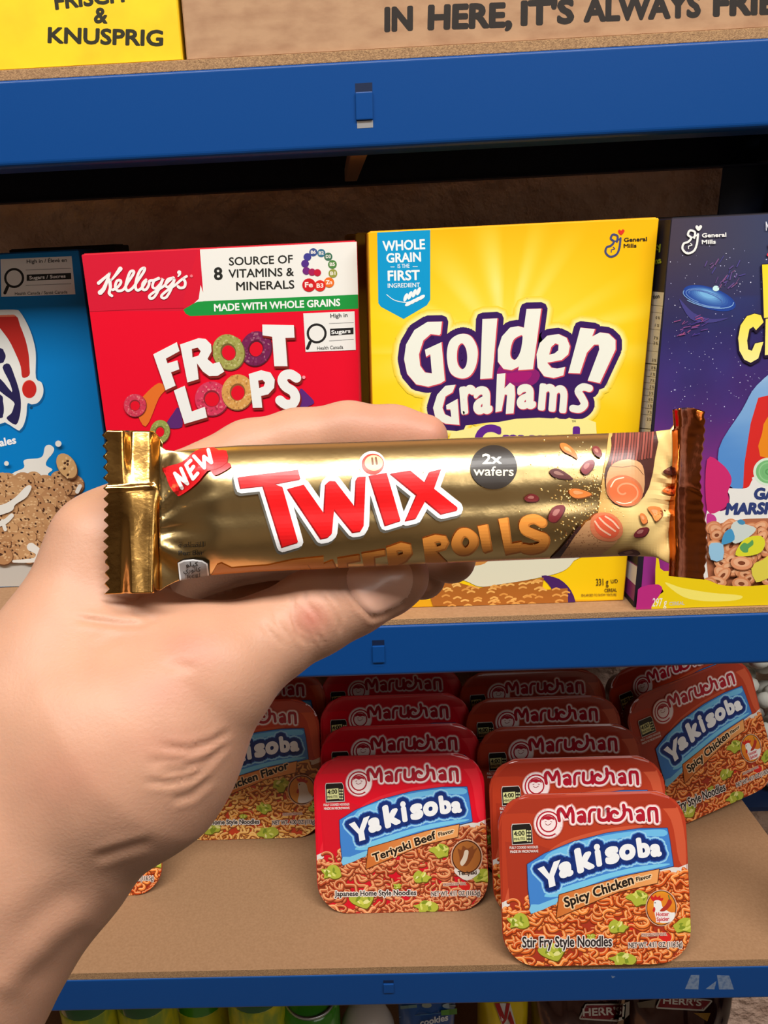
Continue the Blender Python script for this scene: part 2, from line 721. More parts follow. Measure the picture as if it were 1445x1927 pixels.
BEAMS = [(zu(0.1945), zu(0.1015)), (zu(-0.5275), zu(-0.611)), (zu(-1.2025), zu(-1.279)), (zu(-1.187) - 0.36, zu(-1.187) - 0.40)]
TABS = [(685, 157, 240, 17), (712, 1205, 1254, 12), (731, 1845, 1871, 10)]
for (zt, zb), tab in zip(BEAMS, TABS + [None]):
    prof = [(y - Y_FRONT, z) for y, z in c_profile(Y_FRONT, zt, zb, 0.03)]
    b = profile_x('front_beam', prof, RX0, RX1, M['blue'], rack)
    if tab is None:
        continue
    tx, ty0, ty1, hw = tab
    # locking tab pressed into the beam: a recess whose shade is a flush dark patch, a raised tongue and the bright slot under it
    p0 = at_y(tx - hw, ty0, Y_FRONT)
    p1 = at_y(tx + hw, ty1, Y_FRONT)
    x0, x1, z0, z1 = p0.x, p1.x, p1.z, p0.z
    bm = bmesh.new()
    hgt = z1 - z0
    bm_box(bm, x0, x1, -0.0016, 0.0006, z0 + hgt * 0.18, z1 - hgt * 0.2, 0.0006)
    o = bm_obj('locking_tab', bm, M['blue'], b)
    bm = bmesh.new()
    bm_box(bm, x0, x1, -0.0001, 0.0002, z1 - hgt * 0.22, z1)
    bm_obj('tab_recess_shade', bm, M['shaded_blue'], b)
    bm = bmesh.new()
    bm_box(bm, x0 + 0.0006, x1, -0.0001, 0.0002, z0, z0 + hgt * 0.16)
    bm_obj('tab_slot', bm, M['steel'] if zt > 1.4 else M['blue'], b)
M['tape'] = material('tape_residue', (112, 128, 152), 0.6, noise_col=(300, (70, 96, 136), (1, 1, 1), 0.45, 0.7))
for k, q in enumerate(([(1300, 1835), (1316, 1835), (1314, 1862), (1289, 1861)], [(1348, 1846), (1344, 1862), (1328, 1861)], [(1349, 1835), (1372, 1836), (1381, 1862), (1353, 1862)], [(1150, 1836), (1158, 1838), (1152, 1841)])):
    vs_ = [at_y(px, py, Y_FRONT - 0.00005) - rack.location for px, py in q]
    n_ = len(vs_)
    vs_ += [v + Vector((0, 0.0001, 0)) for v in vs_]
    mesh_obj('tape_residue', vs_, [tuple(range(n_))[::-1], tuple(range(n_, 2 * n_))] + [(i, (i + 1) % n_, n_ + (i + 1) % n_, n_ + i) for i in range(n_)], M['tape'], [o for o in rack.children if o.name.startswith('front_beam')][2])
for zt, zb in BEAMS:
    profile_x('back_beam', [(y - Y_FRONT, z) for y, z in c_profile(Y_BACK, zt, zb, 0.03, sgn=-1)], RX0, RX1, M['shaded_blue'], rack)
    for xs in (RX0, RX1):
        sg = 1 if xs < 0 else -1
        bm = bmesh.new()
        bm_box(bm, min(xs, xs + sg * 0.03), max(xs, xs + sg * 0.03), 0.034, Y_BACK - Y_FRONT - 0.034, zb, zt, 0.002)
        bm_obj('side_beam', bm, M['shaded_blue'], rack)
for xs in (RX0, RX1):
    for ys in (0.0, Y_BACK - Y_FRONT):
        sg = 1 if xs < 0 else -1
        sy = 1 if ys == 0 else -1
        bm = bmesh.new()
        xa, xb = sorted((xs - sg * 0.002, xs + sg * 0.044))
        ya, yb = sorted((ys - sy * 0.0045, ys - sy * 0.002))
        bm_box(bm, xa, xb, ya, yb, 0.0, 1.95, 0.0006)
        xa, xb = sorted((xs - sg * 0.0045, xs - sg * 0.002))
        ya, yb = sorted((ys - sy * 0.0045, ys + sy * 0.04))
        bm_box(bm, xa, xb, ya, yb, 0.0, 1.95, 0.0006)
        bm_obj('post', bm, M['shaded_blue'] if ys else M['blue'], rack)
# short unpainted cross strip under the top panel
bm = bmesh.new()
p = at_y(676, 300, Y_FRONT + 0.06)
bm_box(bm, p.x - 0.006, p.x + 0.006, 0.036, 0.30, zu(0.1015) + 0.003, zu(0.1015) + 0.015, 0.001)
bm_obj('cross_strip', bm, M['tan_bar'], rack)


def shelf_board(z_top, y_front, label, t=0.006):
    o = box_obj('shelf_board', RX0 + 0.022, RX1 - 0.004, y_front, Y_BACK - 0.006, z_top - t, z_top, [M['board'], M['board_edge']], bevel=0.0004)
    for p in o.data.polygons:
        if p.normal.y < -0.5:
            p.material_index = 1
    tag(o, label, 'shelf panel', 'fibreboard panels of the rack')
    return o


Z_MID, Z_LOW, Z_BOT = zu(-0.518), zu(-1.187), zu(-1.187) - 0.3524
Z_TOP = at_y(200, 121, Y_FRONT + 0.002).z
shelf_board(Z_TOP, Y_FRONT + 0.0018, 'brown fibreboard panel under the yellow and brown cartons', Z_TOP - zu(0.1945) - 0.0001)
shelf_board(Z_MID, Y_FRONT + 0.0012, 'brown fibreboard panel the cereal boxes stand on', 0.0049)
shelf_board(Z_LOW, Y_FRONT + 0.0006, 'brown fibreboard panel the noodle trays stand on', 0.0080)
shelf_board(Z_BOT, Y_FRONT + 0.0012, 'brown fibreboard panel the green bottles stand on', 0.0075)
# ================================================================= cartons on the top panel
def carton(name, x0, x1, y0, depth, z0, height, mat, label, cat, tint=None):
    r = empty(name, (x0, y0, z0), label=label, cat=cat)
    bm = bmesh.new()
    bm_box(bm, 0, x1 - x0, 0, depth, 0, height, 0.0008, 1)
    bm_obj('carton', bm, mat, r, colour=tint)
    global FACE
    FACE = (0.0004, x1 - x0 - 0.0004, 0.0004, height - 0.0004)
    return r, root_matrix(Vector((x0, y0, z0)))


YT = Y_FRONT + 0.0042
xr = at_y(341, 60, YT).x
r, m = carton('yellow_carton', -0.52, xr - 0.0006, YT, 0.22, Z_TOP, 0.25, M['yellow_card'],
              'yellow carton with black capital letters on the top panel', 'carton')
A = Art()
A.view(0, 0, 1.9986)
INK = (48, 46, 30)
A.text('KNUSPRIG', (178, 163), (614, 175), 62, INK, 0.04)
A.text('&', (352, 88), (404, 90), 62, INK, 0.04)
A.text('FRISCH', (208, 38), (470, 8), 62, INK, 0.04)
A.build('front_print', face_mapper(m), [M['print']], r, clip=FACE)

r, m = carton('brown_carton', xr + 0.0016, 0.40, YT + 0.0006, 0.22, Z_TOP, 0.25, M['kraft'],
              'large brown cardboard carton with dark slogan lettering, beside the yellow carton', 'carton')
A = Art()
A.view(723, 0, 2.0014)
INK = (44, 38, 34)
for w, a, b in (('IN', (0, 123), (108, 117)), ('HERE,', (162, 115), (482, 104)), ("IT'S", (512, 99), (716, 90)),
                ('ALWAYS', (750, 86), (1192, 67)), ('FRIENDLY', (1236, 64), (1830, 42))):
    A.text(w, a, b, 97, INK, 0.055, slant=0.06)
A.build('front_print', face_mapper(m), [M['print']], r, clip=FACE)


# ================================================================= cereal boxes
def cereal(label, x0, x1, y, h, depth, tint, group='cereal boxes on the middle shelf'):
    r = empty('cereal_box', (x0, y, Z_MID), label=label, cat='cereal box', group=group)
    bm = bmesh.new()
    bm_box(bm, 0, x1 - x0, 0, depth, 0, h, 0.0007, 1)
    # closing flaps on top: the outer flap stops short of the far edge
    bm_box(bm, 0.0015, x1 - x0 - 0.0015, 0.002, depth * 0.72, h, h + 0.0006)
    bm_obj('carton', bm, M['card'], r, colour=tint)
    global FACE
    FACE = (0.0004, x1 - x0 - 0.0004, 0.0004, h - 0.0004)
    return r, root_matrix(Vector((x0, y, Z_MID)))


# ---------------------------------------------------------------- red box of fruit loops
Y = 1.062 * S
xa, xb = at_y(152.5, 478, Y).x, at_y(672, 456, Y).x
h = at_y(400, 467, Y).z - Z_MID
r, m = cereal('red cereal box with white block letters and coloured rings, behind the hand', xa, xb, Y, h, 0.055, (196, 20, 40))
A = Art()
A.view(0, 420, 2.0643)
RED = (232, 8, 42)
A.poly([(313, 118), (1388, 72), (1404, 1700), (500, 1700)], RED)
A.poly([(313, 118), (780, 96), (790, 340), (343, 342)], (212, 24, 52))
A.stroke([(344, 344), (560, 334), (716, 330)], 3, (172, 12, 36), 0)
# white claim panel with the rounded red tab, green band under it
A.poly([(776, 97), (1388, 72), (1393, 278), (792, 304)], (236, 234, 226))
A.poly([(792, 303), (1393, 277), (1394, 332), (740, 361), (722, 352), (712, 336), (740, 318)], (28, 148, 62))
A.poly([(770, 97), (777, 97), (779, 250), (776, 285), (760, 308), (735, 324), (712, 330), (712, 300)], (216, 24, 50))
A.poly([(779, 240), (800, 300), (770, 310), (752, 313), (772, 294)], (236, 234, 226))
A.poly([(752, 312), (768, 305), (812, 302), (780, 340), (716, 334)], (28, 148, 62))
DK = (40, 40, 36)
A.text('SOURCE OF', (890, 165), (1138, 155), 32, DK, 0.018)
A.text('8', (832, 222), (866, 220), 50, DK, 0.03)
A.text('VITAMINS &', (888, 213), (1142, 205), 33, DK, 0.018)
A.text('MINERALS', (918, 262), (1144, 254), 33, DK, 0.018)
A.text('MADE WITH WHOLE GRAINS', (832, 343), (1322, 322), 29, (240, 242, 236), 0.03)
for x, y, rr, c, t in ((1217, 113, 16, (62, 82, 140), 'B6'), (1248, 116, 16, (60, 112, 140), 'B2'), (1275, 130, 16, (62, 112, 84), 'D3'),
                       (1291, 160, 17, (80, 132, 66), 'B5'), (1293, 195, 17, (150, 152, 66), 'B1'), (1194, 131, 15, (64, 62, 142), ''),
                       (1185, 157, 15, (82, 46, 132), ''), (1190, 185, 15, (114, 40, 120), ''), (1212, 190, 14, (170, 30, 84), ''),
                       (1233, 192, 14, (196, 24, 56), ''), (1278, 230, 20, (236, 112, 34), 'Zn'), (1243, 243, 22, (222, 44, 34), 'B3'),
                       (1200, 240, 26, (206, 26, 34), 'Fe')):
    A.ell(x, y, rr, rr, c, n=18)
    if t:
        A.text(t, (x - rr * .6, y + rr * .38), (x + rr * .6, y + rr * .34), rr * .8, (245, 235, 225), 0.03)


def sugar_label(A, q, words, cx, cy, rr, bar, tl, tb):
    A.poly(q, (236, 234, 228))
    d = (36, 34, 34)
    A.stroke([(cx - rr * .75, cy + rr), (cx - rr * 1.05, cy + rr * 1.7)], rr * .36, d, 0)
    A.ell(cx, cy, rr + 5, rr + 5, d)
    A.ell(cx, cy, rr - 4, rr - 4, (236, 234, 228))
    A.poly(bar, d)
    (x0, y0), (x1, y1), (x2, y2), (x3, y3) = bar
    for k in (-1.25, 1.25):
        A.stroke([(x0 - rr * .1, y0 + (y3 - y0) * (.5 + k)), (x1, y1 + (y2 - y1) * (.5 + k))], 1.6, (90, 90, 90), 0)
    A.text(words[1], (x0 + (x1 - x0) * .06, y3 - (y3 - y0) * .22), (x1 - (x1 - x0) * .12, y2 - (y2 - y1) * .22), (y3 - y0) * .56, (244, 244, 240), 0.03)
    A.text(words[0], tl[0], tl[1], (y3 - y0) * .6, d, 0.015)
    A.text(words[2], tb[0], tb[1], (y3 - y0) * .5, (70, 70, 68), 0.01)


sugar_label(A, [(1178, 350), (1377, 342), (1382, 492), (1187, 500)], ('High in', 'Sugars', 'Health Canada'), 1230, 428, 34,
            [(1282, 410), (1373, 405), (1373, 431), (1283, 437)], ((1284, 368), (1350, 364)), ((1232, 492), (1333, 487)))
# script brand name
A.view(170, 480, 6.568)
W = (244, 238, 234)
KE = [A.S_stroke(p, w) for p, w in (
    ([(105, 345), (180, 280), (245, 222)], (44, 26)), ([(240, 225), (205, 330), (165, 420), (125, 462)], (30, 62)),
    ([(372, 170), (320, 240), (262, 310)], (56, 22)), ([(240, 310), (250, 400), (235, 470), (268, 504)], (42, 34)),
    ([(280, 430), (340, 395), (378, 345), (370, 312), (330, 322), (310, 390), (340, 440), (410, 425), (470, 330), (535, 230),
      (530, 196), (490, 215), (450, 330), (440, 410), (470, 440), (530, 400), (600, 300), (665, 200), (668, 160), (620, 185),
      (575, 290), (560, 400), (590, 435), (640, 400), (690, 320)], 34),
    ([(690, 305), (650, 350), (650, 420), (690, 425), (725, 370), (735, 320), (790, 310), (845, 285)], 34),
    ([(850, 290), (790, 320), (770, 390), (810, 410), (870, 350), (900, 290), (850, 420), (790, 520), (740, 535), (735, 500), (800, 450), (900, 390),
      (960, 330), (1020, 280)], 32),
    ([(1030, 280), (960, 300), (930, 370), (965, 395), (1020, 340), (1045, 290), (1000, 420), (940, 520), (890, 528), (885, 495), (960, 430),
      (1050, 370), (1120, 310), (1190, 262)], 32),
    ([(1150, 290), (1175, 340), (1160, 395), (1110, 405), (1085, 388)], 34), ([(1100, 215), (1105, 235), (1085, 265)], (52, 14)))]
A.draw(KE, W)
A.ell(1250, 258, 18, 18, (236, 120, 130), n=14)
# ring letters and block letters
A.view(270, 590, 4.5156)
rnd = random.Random(4)
A.poly([(-60, 800), (10, 690), (130, 590), (190, 640), (130, 720), (20, 960)], (226, 112, 40), 4)
A.poly([(190, 960), (250, 850), (300, 800), (330, 960)], (92, 40, 110), 4)
A.poly([(1330, 640), (1390, 680), (1450, 760), (1330, 790)], (96, 40, 120), 4)


def loop_ring(A, cx, cy, rx, ry, hole, c, rot=0.0, hc=(226, 14, 40), seed=1):
    rn = random.Random(seed)
    A.ell(cx + rx * .03, cy + ry * .04, rx * 1.03, ry * 1.03, mix(c, (60, 20, 20), .55), rot)
    A.ell(cx, cy, rx, ry, c, rot)
    for k in range(90):
        a, q = rn.uniform(0, 6.283), rn.uniform(hole + .08, .95)
        f = rn.uniform(-.28, .4)
        col = mix(c, (255, 240, 200), f) if f > 0 else mix(c, (70, 20, 10), -f)
        A.draw(A.S_ell(cx + rx * q * math.cos(a), cy + ry * q * math.sin(a), rx * rn.uniform(.04, .1), ry * rn.uniform(.03, .08), rn.uniform(0, 180), 8), col, 5e-7)
    A.ell(cx + rx * .0, cy, rx * (hole + .07), ry * (hole + .07), mix(c, (60, 20, 10), .5), rot)
    A.ell(cx + rx * .02, cy + ry * .05, rx * hole, ry * hole, hc, rot)


loop_ring(A, 955, 295, 130, 148, .42, (116, 34, 82), 20, seed=2)
loop_ring(A, 722, 325, 134, 152, .42, (164, 162, 84), -20, seed=3)
loop_ring(A, 580, 720, 142, 145, .42, (214, 58, 92), 10, seed=4)
loop_ring(A, 800, 665, 134, 150, .42, (216, 158, 84), 10, seed=5)
FR = [A.S_poly([(85, 345), (285, 242), (308, 318), (192, 382), (206, 422), (290, 396), (306, 472), (236, 498), (275, 610), (190, 650)]),
      A.S_poly([(312, 262), (470, 208), (530, 215), (575, 260), (580, 320), (545, 385), (590, 425), (645, 408), (688, 492), (630, 528),
                (560, 530), (505, 490), (455, 420), (470, 556), (375, 584)], 0, [[(412, 300), (418, 372), (470, 355), (488, 318), (462, 288)]]),
      A.S_poly([(1010, 92), (1278, 98), (1284, 204), (1206, 206), (1224, 446), (1112, 446), (1094, 196), (1012, 184)]),
      A.S_poly([(260, 652), (352, 612), (412, 830), (522, 790), (542, 880), (350, 936)]),
      A.S_poly([(895, 512), (1000, 480), (1080, 500), (1116, 560), (1110, 630), (1060, 685), (1000, 698), (1010, 798), (930, 800)], 0,
               [[(975, 568), (984, 632), (1022, 618), (1034, 585), (1012, 562)]]),
      A.S_stroke([(1300, 545), (1250, 515), (1200, 525), (1180, 570), (1210, 620), (1270, 660), (1290, 715), (1265, 765), (1205, 768), (1160, 735)], 82)]
A.halo(FR, 5, (134, 34, 30), (8, 16))
A.draw(FR, (238, 238, 234))
A.ell(1362, 540, 14, 14, (246, 150, 160), n=12)
A.view(0, 420, 2.0643)
loop_ring(A, 525, 706, 43, 44, .42, (206, 58, 84), 10, seed=8)
loop_ring(A, 622, 808, 38, 45, .42, (150, 158, 78), 10, seed=9)
A.build('front_print', face_mapper(m), [M['print']], r, clip=FACE)

# ---------------------------------------------------------------- blue box of cookie cereal
Y = 1.165 * S
xb = at_y(148, 470, Y).x
h = at_y(80, 474, Y).z - Z_MID
r, m = cereal('blue cereal box with small cookies and splashing milk, left of the red box', xb - 0.19, xb, Y, h, 0.055, (10, 78, 128))
A = Art()
BL = (0, 122, 194)
A.view(0, 0, 1)
A.poly([(-260, 492), (147, 470), (200, 860), (230, 1110), (-200, 1110)], BL)
A.view(0, 420, 2.0643)
sugar_label(A, [(2, 140), (278, 128), (293, 276), (5, 286)], ('High in / \u00c9lev\u00e9 en', 'Sugars / Sucres', 'Health Canada / Sant\u00e9 Canada'),
            55, 213, 34, [(104, 200), (276, 193), (277, 217), (104, 224)], ((104, 156), (260, 150)), ((58, 280), (262, 273)))
A.view(0, 560, 6.02)
WH = (228, 228, 222)
blob = A.S_poly([(-500, 150), (0, 138), (180, 138), (230, 165), (300, 280), (360, 420), (400, 580), (408, 700), (408, 910), (470, 960), (493, 1040), (480, 1120),
                 (430, 1190), (360, 1210), (312, 1200), (300, 1330), (270, 1440), (230, 1495), (200, 1500), (60, 1415), (0, 1430), (-500, 1500)], 3)
A.halo(blob, 6, (8, 92, 150), (14, 20))
A.draw(blob, WH)
A.poly([(-60, 215), (170, 200), (230, 320), (290, 480), (325, 640), (335, 780), (333, 880), (255, 905), (235, 780), (180, 640), (100, 480), (0, 345), (-60, 260)], (186, 42, 36), 3)
A.poly([(-60, 200), (160, 193), (176, 214), (-60, 220)], (232, 120, 90))
A.ell(332, 1035, 82, 103, (232, 120, 90))
A.ell(334, 1038, 80, 100, (196, 40, 34))
NV = (38, 34, 78)
A.poly([(30, 790), (105, 750), (170, 900), (220, 1060), (238, 1200), (225, 1340), (180, 1440), (75, 1368), (130, 1310), (155, 1240), (155, 1180), (0, 1060), (-60, 960),
        (0, 915), (135, 1070), (110, 960)], NV, 3)
A.poly([(-300, 520), (0, 570), (45, 610), (65, 660), (50, 710), (0, 745), (-300, 760)], NV, 4)
A.poly([(-300, 1000), (0, 1095), (35, 1180), (45, 1270), (35, 1330), (0, 1366), (-300, 1380)], NV, 4)
A.ell(355, 1245, 18, 16, (8, 70, 110), n=12)
A.text('ales', (0, 1690), (190, 1652), 92, (240, 240, 240), 0.035)
A.text('natur', (-260, 1722), (-20, 1694), 92, (240, 240, 240), 0.035)
A.view(0, 740, 2.89)
MILK = (224, 222, 214)
A.poly([(-200, 1055), (-200, 895), (185, 888), (165, 1048), (0, 1052)], (188, 184, 176))
A.poly([(60, 440), (130, 405), (133, 362), (225, 348), (245, 292), (270, 280), (294, 298), (288, 325), (258, 362), (252, 392), (286, 415), (262, 445),
        (330, 500), (400, 560), (350, 640), (-100, 700), (-100, 560)], MILK, 4)
A.poly([(-200, 470), (0, 455), (340, 500), (420, 540), (330, 700), (210, 880), (120, 915), (-200, 915)], (128, 88, 58))
rn = random.Random(11)


def cookie(A, cx, cy, rx, ry, rot, rn, c=(196, 152, 106)):
    c = mix(c, (150, 100, 64), rn.uniform(0, .5))
    A.ell(cx + 2, cy + 4, rx * 1.04, ry * 1.06, (98, 62, 40), rot, 18)
    A.ell(cx, cy, rx, ry, c, rot, 18)
    for k in range(16):
        a, q = rn.uniform(0, 6.28), rn.uniform(0, .85)
        A.draw(A.S_ell(cx + rx * q * math.cos(a), cy + ry * q * math.sin(a), rx * .12, ry * .1, 0, 7), mix(c, (236, 206, 160), .5), 5e-7)
    for k in range(5):
        a, q = rn.uniform(0, 6.28), rn.uniform(.1, .7)
        A.draw(A.S_ell(cx + rx * q * math.cos(a), cy + ry * q * math.sin(a), rx * .14, ry * .12, rn.uniform(0, 90), 7), (72, 44, 32), 5e-7)


pts = []
for yy in range(470, 900, 44):
    for xx in range(-150, 430, 66):
        px, py = xx + rn.uniform(-16, 16) + (yy % 88) * .4, yy + rn.uniform(-12, 12)
        if px < 430 - (py - 470) * .55:
            pts.append((px, py))
for px, py in sorted(pts, key=lambda p: p[1]):
    cookie(A, px, py, rn.uniform(44, 60), rn.uniform(32, 50), rn.uniform(-40, 40), rn)
A.poly([(-100, 620), (20, 600), (90, 560), (150, 500), (178, 505), (150, 560), (90, 600), (60, 640), (-100, 680)], MILK, 4)
A.stroke([(-100, 730), (20, 700), (70, 660)], (34, 24), MILK)
A.stroke([(20, 690), (35, 735)], 20, MILK)
A.stroke([(175, 830), (215, 860), (195, 900), (80, 908)], (46, 14), MILK)
A.stroke([(440, 500), (425, 530)], 22, MILK)
cookie(A, 368, 390, 48, 74, -32, random.Random(3), (206, 166, 112))
A.ell(323, 270, 17, 17, MILK, n=16)
A.ell(42, 377, 13, 13, MILK, n=14)
A.build('front_print', face_mapper(m), [M['print']], r, clip=FACE)


# ---------------------------------------------------------------- company emblem used on two boxes
def mills_mark(A, dx, dy, k, ink, heart):
    """cursive G with a heart, then two short words; (dx, dy) is the left end of the loop"""
    def q(*p):
        return [(dx + a * k, dy + b * k) for a, b in p]
    A.stroke(q((115, -60), (120, -115), (75, -130), (55, -90), (85, -62), (60, -25), (15, -5), (5, 45), (50, 85), (110, 62), (138, 0), (150, -95)), 20 * k, ink, 7)
    A.stroke(q((150, -98), (128, -78), (100, -66)), 12 * k, ink)
    A.stroke(q((80, -8), (92, 8), (62, 18), (60, 40)), 9 * k, ink)
    A.poly(q((155, -125), (128, -152), (128, -172), (142, -178), (155, -168), (170, -180), (186, -174), (184, -154)), heart, 4)


# ---------------------------------------------------------------- yellow box
Y = 1.037 * S
xa, xb = at_y(692.5, 432, Y).x, at_y(1240, 415, Y).x
h = at_y(960, 424, Y).z - Z_MID
r, m = cereal('yellow cereal box with big white letters outlined in purple, front of its row', xa, xb, Y, h, 0.05, (232, 170, 14), 'yellow cereal boxes')
YELLOW_W = xb - xa
A = Art()
A.view(680, 400, 2.5804)


def sun(u, v):
    x, y = 32 + u * 1400, 60 + v * 1850
    dx, dy = (x - 715) / 1.15, y - 690
    d = math.hypot(dx, dy)
    a = math.atan2(dy, dx)
    base = mix((252, 212, 20), (255, 180, 8), max(0, (520 - y) / 480))
    base = mix(base, (248, 190, 6), max(0, (x - 900) / 560) * .6)
    rayv = .5 + .5 * math.sin(a * 13 + 1.2 * math.sin(a * 5 + 1)) * math.cos(a * 4.3 + .6)
    t = max(0.0, 1 - d / 660) * .6 + max(0, rayv - .45) * max(0.0, 1 - abs(d - 330) / 420) * 1.3
    if y > 1100:
        t *= max(0.0, 1 - (y - 1100) / 500)
    return mix(base, (250, 236, 130), t)


A.grid([(32, 78), (1442, 32), (1268, 1880), (70, 1880)], 90, 120, sun)
CY_ = (4, 152, 206)
A.poly([(76, 84), (334, 78), (334, 424), (318, 450), (205, 517), (95, 458), (82, 440)], CY_)
WT = (240, 244, 242)
A.text('WHOLE', (104, 188), (310, 178), 50, WT, 0.03)
A.text('GRAIN', (122, 245), (290, 238), 47, WT, 0.03)
A.text('IS THE', (176, 270), (234, 268), 20, WT, 0.01)
A.stroke([(142, 264), (160, 264)], 3, WT, 0)
A.stroke([(250, 262), (272, 262)], 3, WT, 0)
A.text('FIRST', (128, 332), (284, 328), 50, WT, 0.03)
A.text('INGREDIENT', (128, 366), (284, 362), 22, WT, 0.015)
A.stroke([(122, 398), (160, 425), (215, 436), (262, 425)], (3, 5), WT)
for k in range(4):
    t = k / 3
    x, y = 215 + 62 * t, 432 - 30 * t
    A.ell(x, y - 20, 9, 22, WT, 22, 14)
    A.ell(x + 14, y + 10, 9, 20, WT, 58, 14)
A.view(1120, 420, 5.161)
mills_mark(A, 95, 240, 1.0, (66, 72, 118), (222, 52, 34))
A.text('General', (278, 182), (502, 172), 40, (52, 44, 30), 0.03)
A.text('Mills', (275, 240), (400, 236), 40, (52, 44, 30), 0.03)
# the big name
A.view(740, 560, 3.284)
PU = (58, 26, 92)
big = [A.S_poly([(300, 148), (210, 150), (130, 200), (78, 290), (66, 380), (85, 470), (140, 535), (215, 550), (290, 530), (318, 512), (297, 275), (195, 322), (202, 365),
                 (228, 350), (238, 468), (195, 462), (165, 420), (158, 350), (185, 265), (230, 225), (285, 232), (292, 222)]),
       A.S_poly(smooth_pts([(330, 355), (350, 265), (415, 224), (480, 240), (520, 320), (510, 420), (470, 485), (410, 498), (350, 460)], True, 6), 0,
                [smooth_pts([(392, 365), (400, 305), (425, 282), (448, 315), (456, 370), (448, 420), (425, 442), (400, 415)], True, 6)]),
       A.S_poly([(550, 132), (642, 128), (610, 498), (536, 502)]),
       A.S_poly([(822, 70), (913, 68), (862, 442), (770, 448), (776, 425), (730, 448), (680, 440), (645, 395), (645, 320), (670, 240), (720, 185), (770, 176), (806, 186)], 0,
                [smooth_pts([(722, 330), (740, 265), (775, 238), (798, 240), (785, 330), (755, 382), (728, 372)], True, 4)]),
       A.S_poly([(884, 350), (905, 280), (950, 235), (1020, 225), (1070, 248), (1090, 300), (1080, 350), (1040, 385), (950, 402), (975, 432), (1010, 438), (1060, 428), (1050, 480),
                 (990, 497), (930, 485), (890, 430)], 0, [[(962, 352), (975, 305), (1000, 282), (1020, 290), (1018, 325), (995, 345)]]),
       A.S_poly([(1155, 185), (1245, 195), (1228, 240), (1275, 215), (1330, 222), (1372, 262), (1372, 320), (1275, 528), (1200, 512), (1272, 320), (1268, 290), (1240, 290),
                 (1195, 340), (1152, 468), (1080, 465)])]
sm = [A.S_poly([(384, 537), (320, 545), (270, 600), (245, 680), (260, 745), (320, 778), (408, 786), (396, 625), (326, 664), (328, 690), (352, 690), (358, 738), (318, 720),
                (303, 680), (322, 610), (365, 585)]),
      A.S_glyph('r', (420, 730), (520, 712), (405, 545), .05), A.S_glyph('a', (492, 728), (612, 722), (494, 545), .05),
      A.S_poly([(640, 472), (692, 466), (686, 560), (720, 525), (748, 545), (752, 600), (742, 715), (694, 718), (702, 600), (688, 598), (668, 700), (630, 708)]),
      A.S_glyph('a', (760, 692), (880, 690), (764, 532), .05),
      A.S_glyph('m', (890, 698), (1066, 720), (905, 520), .05),
      A.S_stroke([(1210, 560), (1170, 552), (1142, 578), (1165, 620), (1180, 660), (1150, 688), (1108, 684)], 46)]
g2 = [(p, (252, 240, 140)) for p in ()]
for q, t in ((78, .25), (70, .5), (62, .75), (54, 1)):
    A.halo(big + sm, q, mix((250, 204, 30), (251, 238, 150), t))
A.halo(big + sm, 40, PU)
A.poly([(300, 480), (1240, 480), (1230, 700), (900, 760), (600, 770), (370, 800), (330, 780), (300, 700)], PU)
A.poly([(660, 420), (760, 400), (900, 460), (860, 540), (700, 540), (640, 500)], (140, 30, 110), 4)
A.poly([(700, 470), (850, 460), (820, 515), (720, 520)], (166, 26, 112), 4)
A.poly([(360, 832), (560, 785), (760, 748), (900, 742), (1090, 752), (1190, 748), (1250, 770), (1260, 900), (330, 900)], (250, 238, 150))
A.halo(big, 4, (206, 70, 90), (4, 3))
A.draw(big, (240, 240, 226))
A.halo(sm, 3, (206, 70, 90), (3, 3))
A.draw(sm, (240, 240, 226))
CR_ = [A.S_glyph('C', (500, 985), (668, 985), (500, 782), .05)] + [A.S_text('runch', (672, 980), (1220, 985), 190, 0.05)]
A.draw(CR_, (98, 38, 140))
A.text('TM', (1102, 770), (1126, 770), 12, (40, 30, 30), 0.02)
# bowl, squares and weight below the bar
A.view(680, 740, 2.1567)
A.poly([(200, 640), (870, 640), (860, 680), (815, 722), (700, 752), (560, 775), (480, 784), (420, 760), (340, 745), (200, 760)], (226, 222, 196), 4)
A.poly([(300, 640), (520, 640), (500, 690), (420, 700), (320, 690)], (206, 138, 66), 4)
A.poly([(730, 740), (800, 752), (850, 800), (865, 862), (790, 862), (770, 790)], (74, 34, 100), 3)
rn = random.Random(5)
for q in ([(270, 800), (330, 748), (470, 790), (740, 748), (720, 862), (290, 862)], [(630, 830), (700, 800), (836, 790), (838, 848), (700, 866), (620, 866)]):
    A.poly(q, (176, 104, 40))
    for k in range(90):
        x, y = rn.uniform(262, 840), rn.uniform(748, 866)
        if inside((x, y), q):
            A.draw(A.S_stroke([(x - 14, y + 3), (x, y - 3), (x + 14, y + 1)], 7, 3), mix((222, 150, 70), (244, 190, 104), rn.random()), 5e-7)
A.text('331 g', (952, 780), (1002, 778), 28, (84, 66, 30), 0.015)
A.text('U/D', (1012, 770), (1040, 768), 15, (84, 66, 30), 0.015)
A.text('CEREAL', (986, 806), (1036, 804), 14, (84, 66, 30), 0.02)
A.text('ENLARGED TO SHOW TEXTURE', (892, 824), (1034, 821), 10, (110, 84, 40), 0.01)
A.build('front_print', face_mapper(m), [M['print']], r, clip=FACE)
yellow_box = r
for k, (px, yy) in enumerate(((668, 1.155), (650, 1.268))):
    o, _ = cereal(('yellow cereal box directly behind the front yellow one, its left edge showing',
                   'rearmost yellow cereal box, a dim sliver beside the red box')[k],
                  at_y(px, 440, yy * S).x, at_y(px, 440, yy * S).x + YELLOW_W, yy * S, h, 0.05, (196, 146, 24), 'yellow cereal boxes')

